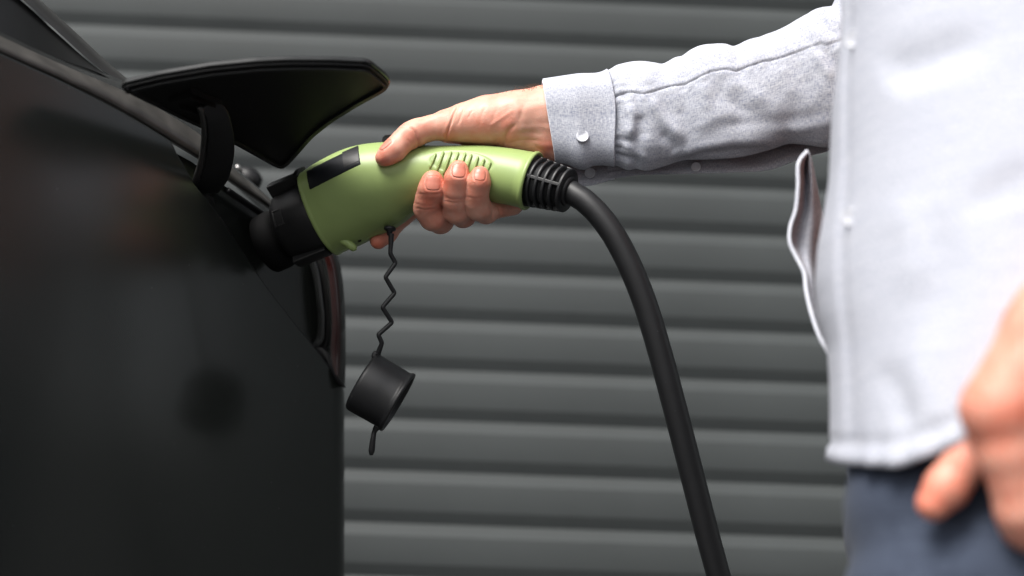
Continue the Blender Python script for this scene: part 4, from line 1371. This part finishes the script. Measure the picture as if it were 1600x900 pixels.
for L_, amp, wd_ in (([(1380, 130), (1410, 110), (1480, 85), (1560, 60)], -.010, 26), ([(1370, 150), (1400, 140), (1500, 110), (1600, 80)], .002, 22), ([(1400, 300), (1430, 380), (1420, 470)], .005, 22), ([(1450, 320), (1470, 420), (1450, 540)], -.005, 24),
                     ([(1380, 560), (1400, 620), (1430, 690)], -.006, 14), ([(1430, 540), (1450, 620), (1470, 680)], .005, 16), ([(1500, 330), (1560, 300), (1620, 260)], -.005, 20)):
    dd, t_ = poly_dist(np.stack([pxs, pys], 1), L_)
    D += .42 * amp * np.exp(-(dd / (wd_ * 1.25))**2) * np.clip(np.minimum(t_, 1 - t_) * 3.5, 0, 1)
aa = np.tile(al, nz)
D += .0018 * (aa < .098) - .0022 * np.exp(-((aa - .101) / .004)**2) - .0010 * np.exp(-((aa - .012) / .004)**2)        # placket band
hz_ = V[:, 2] - np.array([hem(a_) for a_ in al])[None, :].repeat(nz, 0).ravel()
D += .0012 * (hz_ < .012) - .0016 * np.exp(-((hz_ - .0135) / .0025)**2) + .0018 * np.sin(aa * 260) * np.exp(-hz_ / .02)
V = V + Nn * D[:, None]
uvt = np.stack([aa * .95, V[:, 2]], 1)
Vt = V.copy()
shirt = mesh('shirt', V, gridF(nz, na), M['shirt'], man, uv=uvt, label='pale blue chambray shirt with white buttons, cuff unbuttoned')
solid(shirt, .0012, 0)
sl = mesh('sleeve', H(flat), gridF(nx, nth), M['shirt'], man, parent=shirt, uv=uvs)
solid(sl, .0009, -1)
# white turned edge along the opening of the sleeve
Fl3 = flat.reshape(nx, nth, 3)
V, F = tube(H(Fl3[6:int(nx * .70), 0] + np.array([0, 0, -.6])), 1.15 * U, 6)
uvz = np.stack([V[:, 0], V[:, 2]], 1)
mesh('sleeve_hem', V, F, M['shirt_edge'], man, parent=shirt, uv=uvz)
# cuff
def lean(fl, amt=22):
    q = fl.copy()
    q[:, 0] += 0
    return q
fc, Xc, thc, nxc, nthc = sleeve(846, 951.5, inflate=1.8, foldamp=0, cuff=True)
fc3 = fc.reshape(nxc, nthc, 3)
frac = (Xc - 846) / 105.5
yy = fc3[:, :, 1]
# lean the cuff: edge runs from (848,131) to (871,255)
t_y = np.clip((yy - 131) / 125, -.2, 1.3)
fc3[:, :, 0] += (1 - frac)[:, None] * (2 + 20 * np.clip(t_y, 0, 2)**1.15) + frac[:, None] * (9 * t_y + 3 * np.sin(t_y * 5))
fcf = fc3.reshape(-1, 3)
uvc = np.stack([np.repeat(Xc * U, nthc), np.tile(np.linspace(0, .28, nthc), nxc)], 1)
cf = mesh('cuff', H(fcf), gridF(nxc, nthc), M['shirt'], man, parent=shirt, uv=uvc)
solid(cf, .0022, -1); 
V, F = tube(H(fc3[0, :int(nthc * .98)]), 1.5 * U, 6); mesh('cuff_edge', V, F, M['shirt_edge'], man, parent=shirt, uv=np.stack([V[:, 0], V[:, 2]], 1))
V, F = tube(H(fc3[:, 0] + np.array([0, 0, -.5])), 1.5 * U, 6); mesh('cuff_edge', V, F, M['shirt_edge'], man, parent=shirt, uv=np.stack([V[:, 0], V[:, 2]], 1))
V, F = tube(H(fc3[-5, :int(nthc * .9)] + np.array([0, 0, -.2])), .75 * U, 6); mesh('cuff_seam', V, F, M['shirt_edge'], man, parent=shirt, uv=np.stack([V[:, 0], V[:, 2]], 1))

def button(c, nrm, r, up=(0, 0, 1)):
    prof_b = [(-.0004, r * .9), (.0006, r), (.0014, r * .97), (.0018, r * .86), (.0013, r * .72), (.0010, r * .5), (.0010, r * .05)]
    V, F = revolve(prof_b, c, nrm, up, 28)
    b_ = mesh('button', V, F, M['button'], man, parent=shirt)
    nrm = np.asarray(nrm, float) / np.linalg.norm(nrm)
    s1 = np.cross(nrm, (0, 0, 1.0)); s1 /= np.linalg.norm(s1); s2 = np.cross(nrm, s1)
    return b_
def near_on(F3, px, py, lo=0, hi=130):
    q = F3[:, lo:hi].reshape(-1, 3)
    i = np.argmin((q[:, 0] - px)**2 + (q[:, 1] - py)**2)
    return q[i].copy()
for (px, py, r_, hi, nr) in ((907, 220.5, 10.0, 120, (-.05, -.92, .05)),):
    c = near_on(fc3, px, py, 0, hi); c[2] -= 3.0
    button(H(c), nr, r_ * U)
ends_f = fc3[:, -1]
i = np.argmin(np.abs(ends_f[:, 0] - 922)); c = ends_f[i].copy(); c[0] = 922; c[1] = 269.5; c[2] = near_on(fc3, 922, 270, 215, 260)[2] - 4
button(H(c), (-.1, -.9, -.35), 9.0 * U)
c = near_on(Fl3, 1085, 262, 215, 260); c[2] -= 4
button(H(c), (.0, -.9, -.35), 8.0 * U)
for (px, py) in ((1331, 64), (1330, 337)):
    i = np.argmin((pxs - px)**2 + (pys - py)**2 + 1e6 * (np.tile(al, nz) > .3))
    nb = Nn[i] * .5 - FWD * .7; nb /= np.linalg.norm(nb)
    button(Vt[i] + Nn[i] * .0012, nb, .0062)
# left sleeve, out of the picture
V, F = tube(spline(np.array([sh_L + Fd * 0 + Zu * .0, (sh_L + el_L) / 2 + Ld * .02, el_L + Ld * .015, (el_L * .6 + wr_L * .4), (el_L * .35 + wr_L * .65)]), 40), np.linspace(.075, .052, 40), 32, cap=False)
mesh('sleeve', V, F, M['shirt'], man, parent=shirt, uv=np.stack([V[:, 0], V[:, 2]], 1))
V, F = tube(spline(np.array([sh_R, (sh_R + el_R) / 2, el_R]), 30), np.linspace(.075, .062, 30), 32, cap=False)
mesh('sleeve', V, F, M['shirt'], man, parent=shirt, uv=np.stack([V[:, 0], V[:, 2]], 1))
# collar
V, F = revolve([(0, .075), (.02, .066), (.045, .064), (.03, .072), (.0, .082)], B(0, 0, 1.44), Zu, Fd, 40)
mesh('collar', V, F[:-2], M['shirt'], man, parent=shirt, uv=np.stack([V[:, 0], V[:, 2]], 1))

# other front of the shirt, hanging loose beyond the first
YF = 1.06
lp = [(1262, 236), (1250, 250), (1247, 290), (1243, 330), (1235, 355), (1234, 378), (1244, 402), (1256, 425), (1260, 455), (1268, 490), (1280, 525), (1298, 560), (1310, 620), (1315, 700)]
rp = [(1264, 238), (1268, 252), (1276, 290), (1284, 330), (1294, 360), (1296, 385), (1292, 405), (1290, 430), (1300, 455), (1310, 490), (1320, 525), (1330, 560), (1340, 620), (1345, 700)]
n_ = 90
Lp = spline(np.array(lp), n_); Rp = spline(np.array(rp), n_)
G = []
for j in range(30):
    t = j / 29
    p = Lp * (1 - t) + Rp * t
    dep = YF + .05 * t + .016 * np.sin(t * 7 + Lp[:, 1] * .02) * (.3 + t) - .010 * math.exp(-t * 8)
    G.append(Wy(p[:, 0], p[:, 1], dep))
G = np.array(G)
lf_o = mesh('shirt_front', G.reshape(-1, 3), gridF(30, n_), M['shirt'], man, parent=shirt, uv=np.stack([G.reshape(-1, 3)[:, 0], G.reshape(-1, 3)[:, 2]], 1))
solid(lf_o, .0012, 0)
V, F = tube(G[0], .0015, 8); mesh('shirt_hem', V, F, M['shirt_edge'], man, parent=shirt, uv=np.stack([V[:, 0], V[:, 2]], 1))

# dark phone in the left hand
ph = Thing('phone', 'dark glossy phone held in the left hand beside the shirt hem', 'phone', W(1470, 740, .92))
pq = np.array([W(x, y, d_) for x, y, d_ in ((1393, 733, .885), (1500, 676, .865), (1575, 800, .85), (1478, 850, .875))])
pn_ = np.cross(pq[1] - pq[0], pq[3] - pq[0]); pn_ /= np.linalg.norm(pn_)
if pn_ @ FWD < 0: pn_ = -pn_
pq = resample(pq, 60, True)
for _ in range(5):
    pq = (np.roll(pq, 1, 0) + pq + np.roll(pq, -1, 0)) / 3
V, F = slab(pq, pn_, .008, .0012)
mesh('case', V, F, M['leather'], ph, smooth=False)
c_ = pq.mean(0)
V, F = slab(c_ + (pq - c_) * .93 - pn_ * .0006, pn_, .001, .0002)
mesh('screen', V, F, M['glass'], ph, smooth=False)

# trousers: waist to feet
def leg(s_, z0_=.93):
    pts, rr = [], []
    return None
jr = []
nzj, naj = 90, 64
def limb_rings(cf_, rf, rl, z, n=naj):
    th = np.linspace(0, 2 * math.pi, n, endpoint=False)
    return np.array([B(cf_[0] + rf * math.cos(a), cf_[1] + rl * math.sin(a), z) for a in th])
parts = []
R_ = []
for z in np.linspace(.76, .95, 14):
    R_.append(limb_rings((.024, 0), .106, .165, z))
G = np.array(R_); parts.append((G.reshape(-1, 3), gridF(len(R_), naj, wrap=True)))
for s_ in (-1, 1):
    R_ = []
    for z in np.linspace(.06, .80, 80):
        t = (z - .06) / .74
        rf = np.interp(t, [0, .1, .5, .8, 1], [.072, .070, .080, .096, .100]); rl = np.interp(t, [0, .1, .5, .8, 1], [.068, .066, .074, .082, .080])
        fz = float(np.clip((.785 - z) / .03, 0, 1)) * .007
        ring = limb_rings((.037 + fz - .033 * (1 - t), .090 * s_ + .01 * (1 - t) * s_), rf, rl, z)
        R_.append(ring)
    G = np.array(R_)
    Q = G.reshape(-1, 3)
    dn = Q - B(0, .09 * s_, 0); dn[:, 2] = 0; dn /= np.linalg.norm(dn, axis=1)[:, None]
    Q = Q + dn * (.006 * vnoise(np.stack([Q[:, 0] * 9, Q[:, 1] * 9, Q[:, 2] * 30], 1), 1.1, 50 + s_))[:, None]
    for zc_, sl, am, wd_ in ((.735, .35, -.009, .012), (.70, .30, .006, .016), (.675, .5, -.006, .010), (.64, .2, .004, .014)):
        q_ = (Q - B(0, 0, 0)) @ Fd
        Q = Q + dn * (am * .5 * np.exp(-((Q[:, 2] - zc_ + sl * (q_ - .10)) / wd_)**2) * (q_ > 0))[:, None]
    parts.append((Q, gridF(len(R_), naj, wrap=True)))
V, F = join(parts)
mesh('jeans', V, F, M['denim'], man, uv=np.stack([V[:, 0] + V[:, 1], V[:, 2]], 1))
R_ = [limb_rings((.016, 0), .104 + e, .172 + e, z) for z, e in ((.885, 0), (.886, .003), (.922, .003), (.923, 0))]
G = np.array(R_); mesh('belt', G.reshape(-1, 3), gridF(4, naj, wrap=True), M['leather'], man)
for s_ in (-1, 1):
    V, F = tube(spline(np.array([B(-.09, .10 * s_, .05), B(-.02, .10 * s_, .055), B(.08, .11 * s_, .045), B(.17, .12 * s_, .03)]), 20), np.interp(np.arange(20), [0, 6, 14, 19], [.042, .048, .044, .025]), 20)
    mesh('shoe', V, F, M['leather'], man)
